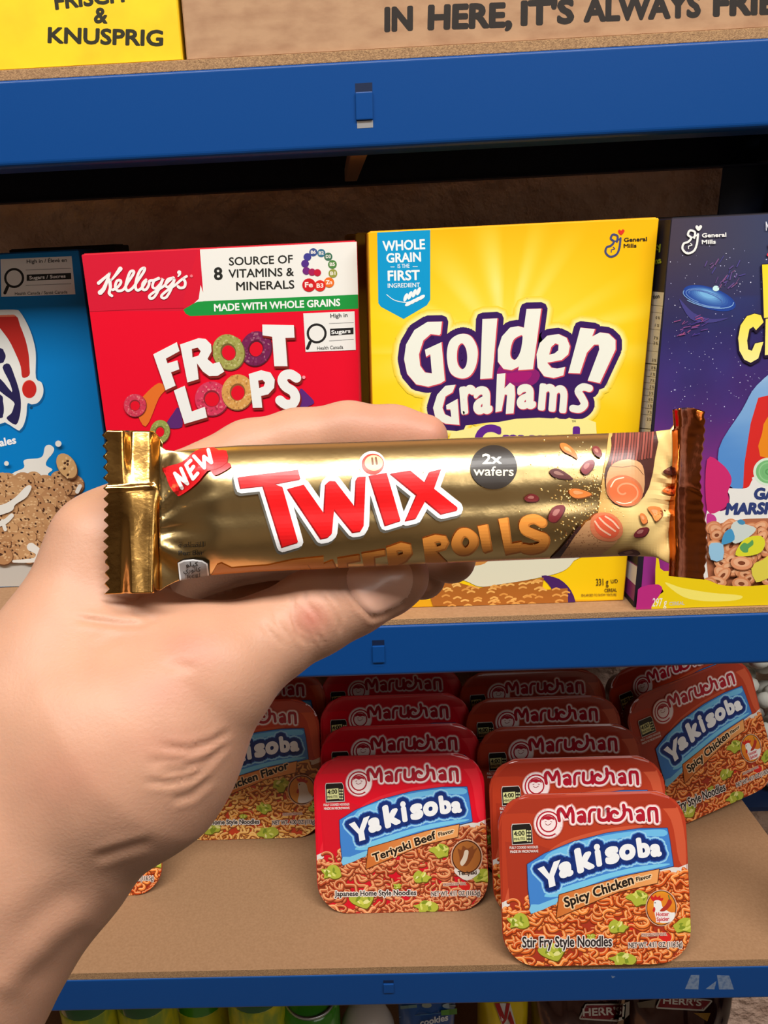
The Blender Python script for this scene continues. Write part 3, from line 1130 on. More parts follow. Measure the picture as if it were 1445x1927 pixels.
# ---------------------------------------------------------------- night sky box
Y = 1.0135 * S
xa = at_y(1263, 415, Y).x
h = at_y(1263, 411, Y).z - Z_MID
r, m = cereal('dark purple starry cereal box with a yellow bowl, far right of the middle shelf', xa, xa + 0.19, Y, h, 0.05, (24, 16, 30), 'starry cereal boxes')
A = Art()
A.view(1170, 390, 4.189)


def nebula(u, v):
    p = Vector((u * 2.2, v * 4.0, .3))
    n1 = noise.fractal(p * 1.3, 1.0, 2.0, 4) * .5 + .5
    n2 = noise.fractal(p * 1.1 + Vector((5, 2, 1)), 1.0, 2.0, 4) * .5 + .5
    c = mix((72, 62, 76), (60, 66, 96), u * 1.6)
    c = mix(c, (44, 42, 92), (v - .08) * 4.5)
    c = mix(c, (46, 62, 128), max(0, .75 - n1) * 1.0 if .2 < v < .6 else 0)
    c = mix(c, (92, 44, 126), max(0, (v - .26) * 2.6) * (0.4 + n2))
    c = mix(c, (150, 60, 150), max(0, (v - .42) * 2.2) * n1)
    c = mix(c, (202, 44, 124), max(0, (v - .5) * 3.2) * min(1, .35 + n2 * .8) * (1 if v < .8 else .4))
    return c


A.grid([(390, 84), (2900, -30), (2900, 3300), (138, 3200)], 110, 120, lambda u, v: nebula(u * 2.0, v))
rn = random.Random(21)
for k in range(190):
    x, y = rn.uniform(360, 1200), rn.uniform(300, 1700)
    q = rn.uniform(1.5, 4.5)
    A.draw(A.S_ell(x, y, q, q, 0, 7), mix((150, 150, 200), (240, 240, 255), rn.random()), 5e-7)
# a loose blue swirl of light among the stars
for k in range(9):
    t = k / 8
    A.ell(690 - 14 * t, 716 - 30 * t, 215 - 150 * t, 84 - 56 * t, mix((34, 66, 150), (120, 180, 226), t ** 1.5), 18, 36)
for k in range(5):
    A.draw(A.S_stroke([(690 + (210 - 22 * k) * math.cos(a * .3 + k) - 20, 712 + (74 - 9 * k) * math.sin(a * .3 + k) + 40 * math.cos(a * .3 + k)) for a in range(9)], 6), mix((140, 180, 226), (60, 90, 170), k / 5.0))
A.poly([(450, 720), (560, 830), (700, 880), (840, 872), (700, 910), (540, 880)], (70, 66, 130), 4)
A.ell(740, 640, 26, 22, (206, 240, 240), n=18)
for k in range(26):
    x, y = rn.uniform(640, 930), rn.uniform(430, 640)
    A.stroke([(x, y), (x + rn.uniform(10, 50), y - rn.uniform(10, 60))], rn.uniform(3, 9), mix((60, 70, 150), (150, 90, 130), rn.random()), 0)
for k in range(24):
    x, y = rn.uniform(400, 640), rn.uniform(860, 1020)
    A.stroke([(x, y), (x + rn.uniform(10, 60), y - rn.uniform(5, 30))], rn.uniform(3, 7), mix((70, 60, 150), (190, 90, 130), rn.random()), 0)
A.view(1120, 420, 5.161)
mills_mark(A, 838, 205, 1.03, (242, 240, 234), (242, 240, 234))
A.text('General', (1030, 140), (1268, 132), 42, (242, 240, 234), 0.04)
A.text('Mills', (1028, 204), (1166, 200), 42, (242, 240, 234), 0.04)
A.view(1170, 390, 4.189)
A.text('NEW', (1130, 186), (1230, 184), 74, (226, 226, 236), 0.03)
A.stroke([(1200, 285), (1160, 300), (1175, 340), (1150, 375)], 26, (216, 54, 70))
LET = [A.S_poly([(1100, 452), (1300, 440), (1300, 500), (1290, 860), (1115, 872)]),
       A.S_poly([(1112, 905), (1090, 850), (1040, 838), (980, 858), (930, 930), (912, 1030), (922, 1130), (960, 1200), (1010, 1224), (1070, 1190), (1110, 1060), (1045, 1072), (1020, 1130),
                 (990, 1120), (982, 1050), (1000, 960), (1030, 940), (1052, 968)]),
       A.S_poly([(1128, 880), (1260, 850), (1260, 1150), (1122, 1165)])]
A.halo(LET, 14, (36, 24, 52), (4, 8))
A.draw(LET, lambda x, y: mix((252, 222, 40), (250, 238, 150), (y - 540) / 140.0))
rn_tail = lambda x, y: .5 * noise.noise(Vector((x * .03, y * .012, 2)))
# comet tail, rainbow stripes, sweets
A.poly([(1060, 1400), (1300, 1230), (1300, 1480), (1010, 1800), (960, 2200), (800, 2150), (760, 1900), (940, 1600)], lambda x, y: mix((150, 186, 222), (84, 140, 206), (y - 690) / 190.0 + rn_tail(x, y)), 4)
A.poly([(1152, 1480), (1070, 1500), (1010, 1700), (960, 2020), (945, 2320), (1400, 2320), (1400, 1480)], (214, 44, 40))
A.poly([(1152, 1640), (1100, 1780), (1085, 1960), (1400, 1960), (1400, 1500)], (232, 136, 30), 2)
A.view(1280, 820, 5.667)
A.poly([(280, 790), (420, 800), (500, 760), (520, 640), (490, 560), (640, 560), (720, 540), (760, 470), (820, 430), (1400, 430), (1400, 1600), (280, 1600)], (232, 230, 224), 5)
A.poly([(280, 250), (440, 300), (540, 450), (500, 600), (510, 700), (440, 780), (280, 790)], (204, 44, 110), 4)
A.poly([(280, 830), (350, 840), (380, 890), (360, 930), (280, 940)], (196, 60, 140), 4)
A.ell(930, 380, 160, 150, (214, 232, 210), n=36)
A.ell(930, 380, 132, 124, (120, 186, 120), n=36)
for q in (96, 60, 26):
    A.draw(A.S_stroke([(930 + q * math.cos(a * .5), 380 + q * math.sin(a * .5)) for a in range(13)], 14), mix((70, 140, 76), (150, 206, 146), q / 100.0))
NB = (48, 62, 116)
A.text('GALAXY', (770, 680), (1420, 665), 130, NB, 0.06, slant=.12)
A.text('MARSHMALLOWS', (470, 842), (1780, 816), 130, NB, 0.06, slant=.18)
rn = random.Random(8)


def oat(A, cx, cy, rx, ry, rot, c):
    A.ell(cx + 4, cy + 8, rx * 1.05, ry * 1.06, (132, 74, 44), rot, 20)
    A.ell(cx, cy, rx, ry, c, rot, 20)
    A.ell(cx, cy - ry * .1, rx * .74, ry * .66, mix(c, (250, 214, 176), .4), rot, 18)
    A.ell(cx, cy, rx * .34, ry * .3, (126, 66, 40), rot, 14)


A.poly([(280, 960), (420, 930), (560, 900), (700, 880), (1400, 860), (1400, 1600), (300, 1600), (270, 1300)], (176, 106, 72))
for k in range(70):
    oat(A, rn.uniform(270, 1400), 930 + k * 9.2 + rn.uniform(-20, 20), rn.uniform(70, 112), rn.uniform(48, 76), rn.uniform(-50, 50),
        mix((222, 152, 108), (198, 124, 82), rn.random()))
A.poly([(520, 930), (600, 880), (660, 920), (780, 970), (700, 1060), (560, 1130), (510, 1060)], (204, 214, 208), 3)
A.poly([(415, 1100), (450, 1010), (520, 975), (550, 1090), (430, 1140)], (70, 150, 196), 3)
A.poly([(580, 890), (620, 872), (664, 905), (640, 930), (600, 920)], (70, 140, 180), 3)
A.poly([(280, 1150), (340, 1120), (430, 1140), (425, 1300), (300, 1300)], (150, 196, 224), 2)
A.poly([(560, 1250), (620, 1120), (700, 1060), (830, 1050), (875, 1120), (830, 1220), (700, 1260)], (220, 216, 50), 3)
A.poly([(605, 1170), (650, 1120), (690, 1130), (740, 1090), (748, 1140), (700, 1180), (690, 1220), (640, 1220)], (92, 158, 90), 4)
A.poly([(725, 1370), (850, 1300), (930, 1240), (1010, 1260), (1300, 1300), (1200, 1480), (900, 1500), (780, 1540)], (222, 206, 76), 2)
oat(A, 625, 1335, 118, 72, 5, (224, 150, 108))
# the yellow bowl and the weight
A.poly([(-260, 1100), (-238, 1390), (-100, 1420), (0, 1450), (110, 1470), (280, 1520), (420, 1570), (700, 1580), (1400, 1570), (1400, 1900), (-400, 1900), (-200, 1640), (-290, 1560)],
       (238, 206, 20), 3)
A.poly([(-190, 1540), (0, 1600), (300, 1650), (620, 1680), (560, 1730), (250, 1740), (0, 1690)], (248, 232, 110), 4)
A.poly([(-500, 1640), (-300, 1560), (-215, 1600), (-260, 1700), (-330, 1800), (-330, 1960), (-500, 1960)], (188, 44, 126), 3)
A.view(1080, 800, 3.959)
A.text('297 g', (566, 1334), (672, 1334), 62, (242, 236, 232), 0.01, slant=.1)
A.text('CEREAL', (694, 1328), (806, 1322), 28, (206, 196, 180), 0.03)
A.items = [it for it in A.items]
A.build('front_print', face_mapper(m), [M['print']], r, clip=FACE)
# left side of the box: facts panel and yellow-green words
A = Art()
A.view(1170, 390, 4.189)
A.poly([(244, 664), (334, 672), (242, 1770), (100, 1770)], (196, 190, 176))
for k, (ya, w) in enumerate(((780, 4), (835, 2), (968, 2), (1080, 2), (1140, 2), (1240, 7), (1290, 2), (1340, 2), (1390, 2), (1440, 2), (1490, 2), (1540, 2), (1590, 2), (1640, 2), (1750, 5))):
    A.stroke([(330 - (ya - 672) * .083, ya), (170 - (ya - 672) * .09, ya - 18)], w, (40, 38, 36), 0)
A.text('tion', (248, 722), (300, 716), 34, (60, 58, 56), 0.03)
for k, ya in enumerate((880, 940, 1040, 1080, 1215, 1275, 1325, 1375, 1425, 1475, 1525, 1575, 1625, 1680)):
    A.text(('0 %', '1 %', '7 %', '2 %', '5 %')[k % 5], (268 - (ya - 880) * .085, ya), (300 - (ya - 880) * .085, ya + 3), 22, (70, 66, 62), 0.01)
A.text('ucky', (200, 362), (322, 330), 64, (150, 160, 40), 0.04)
A.text('harms', (180, 470), (318, 440), 52, (150, 160, 40), 0.04)
A.build('facts_panel', face_mapper(m, 0.0, 'x'), [M['print']], r, clip=(0.0004, 0.0496, 0.0004, h - 0.0004), axes=(1, 2))
A = Art()
A.view(1080, 800, 3.959)
A.poly([(376, 985), (500, 1066), (494, 1366), (376, 1236)], (120, 40, 110))
A.poly([(386, 1000), (478, 1060), (494, 1080), (494, 1210), (480, 1214), (380, 1120)], (196, 192, 196))
A.build('side_print', face_mapper(m, 0.0, 'x'), [M['print']], r, clip=(0.0004, 0.0496, 0.0004, h - 0.0004), axes=(1, 2))
o, _ = cereal('second starry cereal box standing behind the first, only its top edge showing', xa - 0.004, xa + 0.186, Y + 0.058, h + 0.001, 0.05, (20, 16, 26), 'starry cereal boxes')
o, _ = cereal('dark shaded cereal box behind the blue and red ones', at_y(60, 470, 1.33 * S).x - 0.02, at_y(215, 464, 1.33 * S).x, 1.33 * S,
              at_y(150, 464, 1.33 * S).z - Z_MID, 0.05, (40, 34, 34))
# ================================================================= noodle trays on the lower shelf
LEAN = math.radians(20)
PL = 0.294 * S                              # length of a lid
PW = 0.3195 * S                              # width of a lid
RC = 0.031                                  # corner radius


def lid_outline(w, l, r, n=8, inset=0.0):
    pts = []
    for cx, cz, a0 in ((w / 2 - r, r, -90), (w / 2 - r, l - r, 0), (-w / 2 + r, l - r, 90), (-w / 2 + r, r, 180)):
        for k in range(n + 1):
            a = math.radians(a0 + 90 * k / n)
            rr = r - inset
            pts.append((cx + rr * math.cos(a), cz + rr * math.sin(a)))
    return pts


def tray_mesh(parent, colour, lid_colour):
    """flange and film lid in front, tapering tray behind"""
    rings = [(0.0, 0.0008, 0.0), (0.0, -0.0012, 0.0), (0.0012, -0.0004, 0.0)]
    o0 = lid_outline(PW, PL, RC)
    n = len(o0)

    def wob(i, a):
        return 0.0005 * math.sin(i * 2.1) * a

    vs, fs = [], []
    for ins, y in ((0.0015, 0.0), (0.0, 0.0006), (0.0, 0.0016), (0.0008, 0.0024), (0.004, 0.0026)):
        for i, (x, z) in enumerate(lid_outline(PW, PL, RC, inset=ins)):
            vs.append((x, y + wob(i, 1), z + wob(i + 3, 1 if 0.02 < z < PL - 0.0 else 0)))
    nr = 5
    for k in range(nr - 1):
        for i in range(n):
            j = (i + 1) % n
            fs.append((k * n + i, k * n + j, (k + 1) * n + j, (k + 1) * n + i))
    fs.append(tuple(range(n))[::-1])
    lid = mesh_obj('lid', vs, fs, M['tray'], parent, False, [lin(lid_colour)] * len(vs))
    vs, fs = [], []
    for ins, y, k in ((0.004, 0.0026, 1), (0.007, 0.010, 1), (0.012, 0.026, 1), (0.015, 0.0295, 1), (0.024, 0.031, 1)):
        for x, z in lid_outline(PW, PL, RC, inset=ins):
            vs.append((x, y, z))
    for k in range(nr - 1):
        for i in range(n):
            j = (i + 1) % n
            fs.append((k * n + i, k * n + j, (k + 1) * n + j, (k + 1) * n + i))
    fs.append(tuple((nr - 1) * n + i for i in range(n)))
    mesh_obj('tray', vs, fs, M['tray'], parent, True, [lin(colour)] * len(vs))
    return lid


FRONT_AT = at_z(1125, 1817, Z_LOW)
PM = root_matrix(FRONT_AT, (-LEAN, 0, 0))
PACK_MAP = face_mapper(PM)


def pack_art(bg, bg2, flavour, noodle, emblem, foot):
    A = Art()
    A.step = 6e-6
    outline = [(150, 84), (230, 66), (500, 60), (800, 60), (930, 74), (990, 120), (1026, 220), (1050, 520), (1084, 760), (1076, 850), (1040, 920), (980, 962), (700, 975), (260, 968),
               (180, 945), (145, 890), (122, 720), (108, 500), (104, 190), (118, 120)]
    A.view(900, 1460, 2.651)
    A.poly([(60, 40), (1100, 40), (1140, 1000), (60, 1000)], bg)
    # soft swooshes of the ground colour
    A.poly([(320, 180), (480, 110), (720, 96), (860, 120), (960, 220), (1000, 420), (1040, 440), (1010, 200), (930, 100), (760, 70), (480, 76)], bg2, 4)
    A.poly([(300, 420), (420, 330), (620, 270), (800, 246), (800, 262), (640, 288), (470, 332), (330, 420)], bg2, 4)
    A.poly([(130, 640), (180, 480), (250, 400), (240, 440), (200, 540), (180, 620)], bg2, 4)
    # plate rim and the noodles
    A.poly([(60, 690), (125, 630), (250, 588), (400, 600), (700, 500), (905, 462), (1000, 458), (1120, 470), (1140, 1040), (60, 1040)], (226, 220, 212), 3)
    pile = [(60, 740), (125, 668), (200, 628), (262, 612), (400, 600), (700, 500), (905, 478), (1000, 486), (1120, 500), (1140, 1040), (60, 1040)]
    A.poly(pile, mix(noodle[0], (60, 20, 8), .45), 3)
    rn = random.Random(hash(flavour) % 7 + len(flavour))
    rn = random.Random(len(flavour) * 7)
    inner = [(x, y) for x, y in outline]
    cnt = 0
    while cnt < 640:
        x, y = rn.uniform(95, 1100), rn.uniform(470, 985)
        if not inside((x, y), pile):
            continue
        cnt += 1
        c = mix(mix(noodle[0], (150, 40, 14), .35 * rn.random()), noodle[1], rn.random() ** 1.3)
        a = rn.uniform(0, 6.28)
        kind = rn.random()
        if kind < .42:
            rr = rn.uniform(16, 38)
            e = rn.uniform(.45, .9)
            sp = rn.uniform(2.6, 5.4)
            pts = [(x + rr * math.cos(a + t * sp / 7), y + rr * e * math.sin(a + t * sp / 7)) for t in range(8)]
        else:
            L = rn.uniform(14, 30)
            ph = rn.uniform(0, 6)
            pts = [(x + (t - 2.5) * L * math.cos(a) - 14 * math.sin(a) * math.sin(t * 1.5 + ph), y + (t - 2.5) * L * math.sin(a) * .7 + 14 * math.cos(a) * math.sin(t * 1.5 + ph)) for t in range(6)]
        w = rn.uniform(11, 17)
        sh = A.S_stroke([(q[0] + 2, q[1] + 4) for q in pts], w + 6, 3)
        A.draw(sh, mix(c, (96, 26, 8), .66), 3e-7)
        A.draw(A.S_stroke(pts, w, 3), c, 3e-7)
        A.draw(A.S_stroke([(q[0] - 1, q[1] - 3) for q in pts], w * .36, 3), mix(c, (255, 220, 160), .6), 3e-7)
        if cnt % 36 == 0:
            A.ell(x, y, rn.uniform(10, 14), rn.uniform(9, 12), mix((240, 170, 70), (220, 110, 50), rn.random()), n=10)
        if cnt % 110 == 0:
            q = rn.uniform(24, 40)
            A.poly([(x - q, y - q * .4), (x, y - q * .8), (x + q, y - q * .2), (x + q * .8, y + q * .6), (x - q * .3, y + q * .5)], (216, 40, 34), 2)
            A.poly([(x - q * .7, y - q * .4), (x, y - q * .66), (x + q * .6, y - q * .2), (x, y - q * .2)], (238, 84, 66), 2)
    for x, y, q in ((195, 725, 52), (690, 750, 50), (1030, 745, 52), (375, 868, 66), (715, 908, 58), (800, 606, 56), (560, 800, 22)):
        P = []
        for t in range(14):
            a = t * 6.283 / 14
            rr = q * rn.uniform(.62, 1.2)
            P.append((x + rr * math.cos(a) * 1.05, y + rr * .72 * math.sin(a)))
        A.poly([(p[0] + 3, p[1] + 6) for p in P], (104, 84, 20), 2)
        A.poly(P, (176, 182, 62), 2)
        for tt in range(7):
            a = rn.uniform(0, 6.28)
            cx, cy = x + q * .45 * math.cos(a), y + q * .32 * math.sin(a)
            b = rn.uniform(0, 3.1)
            L = q * rn.uniform(.2, .4)
            A.draw(A.S_poly([(cx - L * math.cos(b), cy - L * math.sin(b)), (cx + L * .5 * math.sin(b), cy - L * .4 * math.cos(b)), (cx + L * math.cos(b), cy + L * math.sin(b)), (cx - L * .4 * math.sin(b), cy + L * .5 * math.cos(b))], 2),
                   mix((206, 208, 84), (236, 230, 160), rn.random()) if tt % 3 else (128, 146, 40), 2e-6)
    # blue ribbon
    rib = [(243, 440), (330, 386), (470, 328), (640, 284), (800, 262), (940, 260), (952, 320), (970, 448), (905, 464), (700, 502), (560, 548), (430, 602), (330, 650), (262, 686), (248, 560)]
    A.poly([(262, 686), (330, 622), (392, 600), (386, 640), (330, 650)], (92, 168, 214), 2)
    A.halo(A.S_poly(rib), 3, (40, 60, 110))
    A.poly(rib, (66, 132, 208))
    A.poly([(340, 392), (470, 338), (640, 294), (800, 272), (925, 268), (922, 300), (760, 300), (560, 350), (400, 410), (300, 480)], (112, 190, 234), 4)
    A.poly([(330, 590), (560, 510), (760, 458), (930, 436), (930, 448), (700, 496), (560, 540), (400, 600)], (120, 200, 236), 3)
    A.poly([(262, 640), (300, 640), (392, 606), (386, 634), (262, 686)], (124, 196, 232), 2)
    # name
    yk = [A.S_poly([(293, 462), (325, 448), (352, 488), (374, 428), (408, 416), (376, 500), (384, 546), (352, 556), (346, 516)]),
          A.S_glyph('a', (402, 516), (474, 494), (396, 436), .065),
          A.S_glyph('k', (494, 490), (580, 456), (474, 366), .065), A.S_glyph('i', (588, 456), (618, 448), (572, 340), .065),
          A.S_glyph('s', (632, 446), (706, 430), (624, 358), .065), A.S_glyph('o', (704, 428), (786, 412), (696, 346), .065),
          A.S_glyph('b', (796, 412), (860, 404), (782, 308), .065), A.S_glyph('a', (858, 406), (914, 400), (852, 340), .065)]
    A.halo(yk, 36, (150, 208, 240))
    A.halo(yk, 27, (52, 104, 184))
    A.halo(yk, 22, (22, 48, 118))
    A.draw(yk, (242, 243, 244))
    # maker's word mark
    A.view(940, 1490, 4.014)
    ink = (176, 26, 46)
    mk = [A.S_stroke([(448, 215), (440, 150), (462, 128), (490, 170), (503, 188), (520, 150), (534, 122), (550, 160), (552, 225)], 26, 4),
          A.S_stroke([(590, 160), (620, 150), (638, 170), (640, 222)], 24), A.S_ell(612, 205, 30, 30),
          A.S_stroke([(676, 222), (676, 165), (690, 138), (716, 134)], 24),
          A.S_stroke([(748, 134), (748, 195), (770, 212), (800, 208), (816, 185), (816, 128)], 26), A.S_stroke([(816, 140), (822, 216)], 24, 0),
          A.S_stroke([(886, 160), (862, 146), (838, 165), (840, 200), (870, 214), (910, 205), (936, 170), (938, 130), (932, 100)], 26),
          A.S_stroke([(935, 140), (960, 134), (982, 145), (992, 206)], 25),
          A.S_stroke([(1036, 148), (1064, 138), (1080, 160), (1084, 210)], 24), A.S_ell(1056, 194, 30, 30),
          A.S_stroke([(1128, 214), (1124, 135), (1150, 126), (1178, 136), (1186, 222)], 26)]
    ringc = [A.S_ell(366, 238, 94, 98)]
    A.halo(mk + ringc, 20, mix((240, 180, 180), bg, .35))
    A.halo(mk + ringc, 13, (246, 228, 226))
    A.draw(ringc, (246, 226, 224))
    A.draw(A.S_stroke([(366 + 88 * math.cos(math.radians(t)), 240 + 92 * math.sin(math.radians(t))) for t in range(-10, -312, -14)][::-1], 11, 0), ink)
    A.draw(A.S_stroke([(366 + 62 * math.cos(math.radians(t)), 236 + 64 * math.sin(math.radians(t))) for t in range(0, 361, 20)], 11, 0), ink)
    A.poly([(318, 215), (330, 190), (366, 180), (402, 192), (412, 212), (390, 204), (366, 212), (340, 204)], ink, 3)
    for p in ([(340, 226), (350, 222)], [(382, 222), (392, 226)], [(344, 240), (362, 250), (386, 238)]):
        A.stroke(p, 5, (150, 50, 60))
    A.draw(mk, ink)
    A.text('R', (1205, 235), (1220, 235), 16, (200, 90, 80), 0.02)
    # oven sign
    A.poly([(86, 262), (92, 240), (226, 234), (240, 262), (250, 392), (92, 400)], (206, 196, 190))
    A.poly([(90, 264), (96, 246), (224, 240), (236, 262), (246, 386), (96, 394)], (30, 28, 26))
    A.poly([(98, 290), (196, 282), (202, 368), (104, 376)], (216, 216, 150))
    A.text('4:00', (106, 334), (188, 328), 38, (24, 24, 20), 0.03)
    A.text('MINUTES', (106, 366), (190, 360), 20, (60, 60, 40), 0.03)
    for k in range(4):
        for j in range(2):
            A.ell(210 + 18 * j, 295 + 24 * k, 7, 8, (214, 214, 160), n=8)
    A.text('FULLY COOKED NOODLES', (74, 430), (288, 424), 20, (236, 222, 216), 0.03)
    A.text('MADE IN MICROWAVE', (78, 460), (290, 455), 20, (236, 222, 216), 0.03)
    # flavour ribbon
    A.view(900, 1460, 2.651)
    fl = [(402, 592), (560, 546), (730, 498), (898, 464), (890, 532), (700, 574), (540, 640), (388, 706)]
    A.halo(A.S_poly(fl), 4, (96, 44, 20))
    A.poly(fl, lambda x, y: mix((206, 112, 50), (238, 164, 96), (x - 1046) / 180.0))
    return A, outline


def flavour_text(A, words):
    A.view(900, 1460, 2.651)
    for body, p0, p1, h, sl in words:
        s = A.S_text(body, p0, p1, h, 0.035, sl)
        A.halo(s, 6, (244, 206, 160))
        A.draw(s, (34, 26, 22))


def oval(A, cx, cy, rx, ry, fill):
    A.ell(cx, cy, rx + 12, ry + 12, (226, 180, 150), n=36)
    A.ell(cx, cy, rx + 6, ry + 6, (70, 30, 20), n=36)
    A.ell(cx, cy, rx, ry, fill, n=36)


def foot_text(A, left, lh, net):
    A.view(940, 1640, 3.905)
    s = A.S_text(left, (164, 556), (822, 548), lh, 0.03)
    A.halo(s, 7, (236, 226, 216))
    A.draw(s, (44, 36, 36))
    s = A.S_text(net, (944, 556), (1338, 548), 38, 0.03)
    A.halo(s, 5, (240, 220, 206))
    A.draw(s, (60, 44, 40))
    s = A.S_text('PERISHABLE KEEP COOL', (1040, 472), (1222, 464), 20, 0.02)
    A.halo(s, 3, (240, 200, 180))
    A.draw(s, (110, 70, 60))


def hen(A, pepper):
    if pepper:
        A.view(940, 1640, 3.905)
        oval(A, 1184, 264, 104, 122, lambda x, y: mix((244, 214, 30), (224, 120, 40), abs(x - 1243) / 34.0 + abs(y - 1703) / 60.0))
        A.poly([(1125, 215), (1105, 190), (1112, 172), (1128, 186), (1140, 168), (1154, 186), (1176, 172), (1178, 192), (1198, 190), (1190, 212), (1160, 206)], (206, 40, 34), 3)
        A.poly([(1128, 224), (1150, 206), (1180, 216), (1196, 262), (1250, 296), (1284, 300), (1270, 350), (1230, 372), (1160, 366), (1136, 310)], (240, 236, 230), 4)
        A.poly([(1126, 232), (1108, 240), (1126, 250)], (230, 150, 30))
        A.ell(1138, 226, 5, 5, (30, 20, 20), n=8)
        A.poly([(1130, 256), (1120, 284), (1134, 296), (1140, 270)], (200, 40, 34), 3)
        A.poly([(1172, 284), (1216, 240), (1240, 196), (1262, 222), (1240, 262), (1206, 288)], (178, 52, 36), 3)
        A.stroke([(1244, 200), (1236, 172)], 8, (90, 120, 50), 0)
        A.poly([(1140, 296), (1246, 292), (1248, 366), (1146, 370)], (240, 226, 222))
        A.text('Hotter', (1146, 326), (1240, 322), 30, (204, 70, 80), 0.04)
        A.text('Spicier', (1150, 362), (1242, 358), 30, (204, 70, 80), 0.04)
    else:
        A.view(900, 1460, 2.651)
        oval(A, 930, 640, 78, 84, (232, 156, 66))
        A.poly([(905, 586), (896, 566), (912, 572), (922, 556), (934, 572), (950, 560), (950, 580), (966, 580), (958, 598)], (196, 60, 46), 3)
        A.poly([(905, 604), (930, 590), (958, 604), (972, 650), (1000, 690), (960, 718), (906, 716), (914, 660)], (236, 234, 228), 4)
        A.poly([(906, 610), (890, 618), (906, 626)], (230, 150, 50))
        A.ell(916, 606, 4, 4, (30, 20, 20), n=8)
        A.poly([(904, 632), (896, 654), (908, 660), (912, 640)], (190, 60, 40), 3)


def ox_head(A):
    A.view(900, 1460, 2.651)
    oval(A, 940, 640, 76, 84, (178, 106, 48))
    A.poly([(890, 596), (910, 604), (920, 580), (945, 596), (975, 580), (978, 600), (1000, 590), (984, 618), (970, 650), (940, 690), (905, 680), (900, 640)], (138, 74, 36), 4)
    A.poly([(930, 606), (950, 610), (940, 660), (916, 690), (904, 672), (920, 640)], (232, 214, 190), 4)
    A.poly([(882, 702), (940, 740), (1000, 706), (1008, 730), (942, 770), (876, 728)], (236, 226, 214), 3)
    A.text('Teriyaki', (892, 742), (996, 736), 24, (60, 40, 30), 0.04)


FLAV = {}
sp, _o = pack_art((182, 60, 34), (206, 88, 56), 'Spicy Chicken', ((226, 88, 30), (250, 146, 66)), None, None)
flavour_text(sp, [('Spicy Chicken', (432, 656), (775, 536), 50, .1), ('Flavor', (786, 526), (862, 506), 22, .05)])
hen(sp, True)
foot_text(sp, 'Stir Fry Style Noodles', 82, 'NET WT. 4.11 OZ (116.5g)')
te, _o = pack_art((226, 14, 40), (236, 40, 56), 'Teriyaki Beef', ((194, 88, 50), (232, 140, 90)), None, None)
flavour_text(te, [('Teriyaki Beef', (430, 668), (775, 540), 44, .1), ('Flavor', (786, 530), (870, 508), 22, .05)])
ox_head(te)
foot_text(te, 'Japanese Home Style Noodles', 44, 'NET WT. 4.11 OZ (116.5g)')
ch, _o = pack_art((206, 62, 26), (222, 86, 40), 'Chicken Flavor!!', ((234, 150, 56), (252, 204, 110)), None, None)
flavour_text(ch, [('Chicken Flavor', (432, 656), (850, 506), 50, .1)])
hen(ch, False)
foot_text(ch, 'Japanese Home Style Noodles', 44, 'NET WT. 4.00 OZ (113g)')


def clip_lid(A):
    """the print trimmed to the rounded lid"""
    out = lid_outline(PW, PL, RC, inset=0.0006)
    n = len(out)
    for it_i, (v, f, c, h, mt) in enumerate(A.items):
        L = [PACK_MAP(p, hh) for p, hh in zip(v, h)]
        worst = min(min((b[0] - a[0]) * (p[2] - a[1]) - (b[1] - a[1]) * (p[0] - a[0]) for a, b in zip(out, out[1:] + out[:1]))
                    for p in L) if L else 0
        if worst >= 0:
            A.items[it_i] = (L, f, c, None, mt)
            continue
        V2, F2, C2 = [], [], []
        for q in f:
            P = [tuple(L[i]) + tuple(c[i]) for i in q]
            for a, b in zip(out, out[1:] + out[:1]):
                ex, ez = b[0] - a[0], b[1] - a[1]
                R = []
                for u, w in zip(P, P[1:] + P[:1]):
                    du = ex * (u[2] - a[1]) - ez * (u[0] - a[0])
                    dw = ex * (w[2] - a[1]) - ez * (w[0] - a[0])
                    if du >= 0:
                        R.append(u)
                    if (du > 0 > dw) or (du < 0 < dw):
                        t = du / (du - dw)
                        R.append(tuple(u[i] + (w[i] - u[i]) * t for i in range(len(u))))
                P = R
                if len(P) < 3:
                    break
            if len(P) >= 3:
                k = len(V2)
                V2 += [p[:3] for p in P]
                C2 += [p[3:7] for p in P]
                F2.append(tuple(range(k, k + len(P))))
        A.items[it_i] = (V2, F2, C2, None, mt)
    V, Fc, C = [], [], []
    for v, f, c, h, mt in A.items:
        k = len(V)
        V += [(p[0], p[1] - 2e-5, p[2]) for p in v]
        C += c
        for q in f:
            a, b, d = v[q[0]], v[q[1]], v[q[2]]
            cr = (b[0] - a[0]) * (d[2] - a[2]) - (b[2] - a[2]) * (d[0] - a[0])
            q = tuple(i + k for i in q)
            Fc.append(q if cr > 0 else q[::-1])
    return V, Fc, C


PROTO = {}
for key, A, tint, lid in (('spicy', sp, (120, 34, 22), (170, 52, 30)), ('beef', te, (140, 14, 30), (214, 14, 38)), ('chicken', ch, (150, 44, 22), (196, 58, 26))):
    V, Fc, C = clip_lid(A)
    r = empty('noodle_tray', (0, 0, 0))
    tray_mesh(r, tint, lid)
    mesh_obj('lid_print', V, Fc, [M['film_print']], r, False, C)
    PROTO[key] = r
used_proto = set()


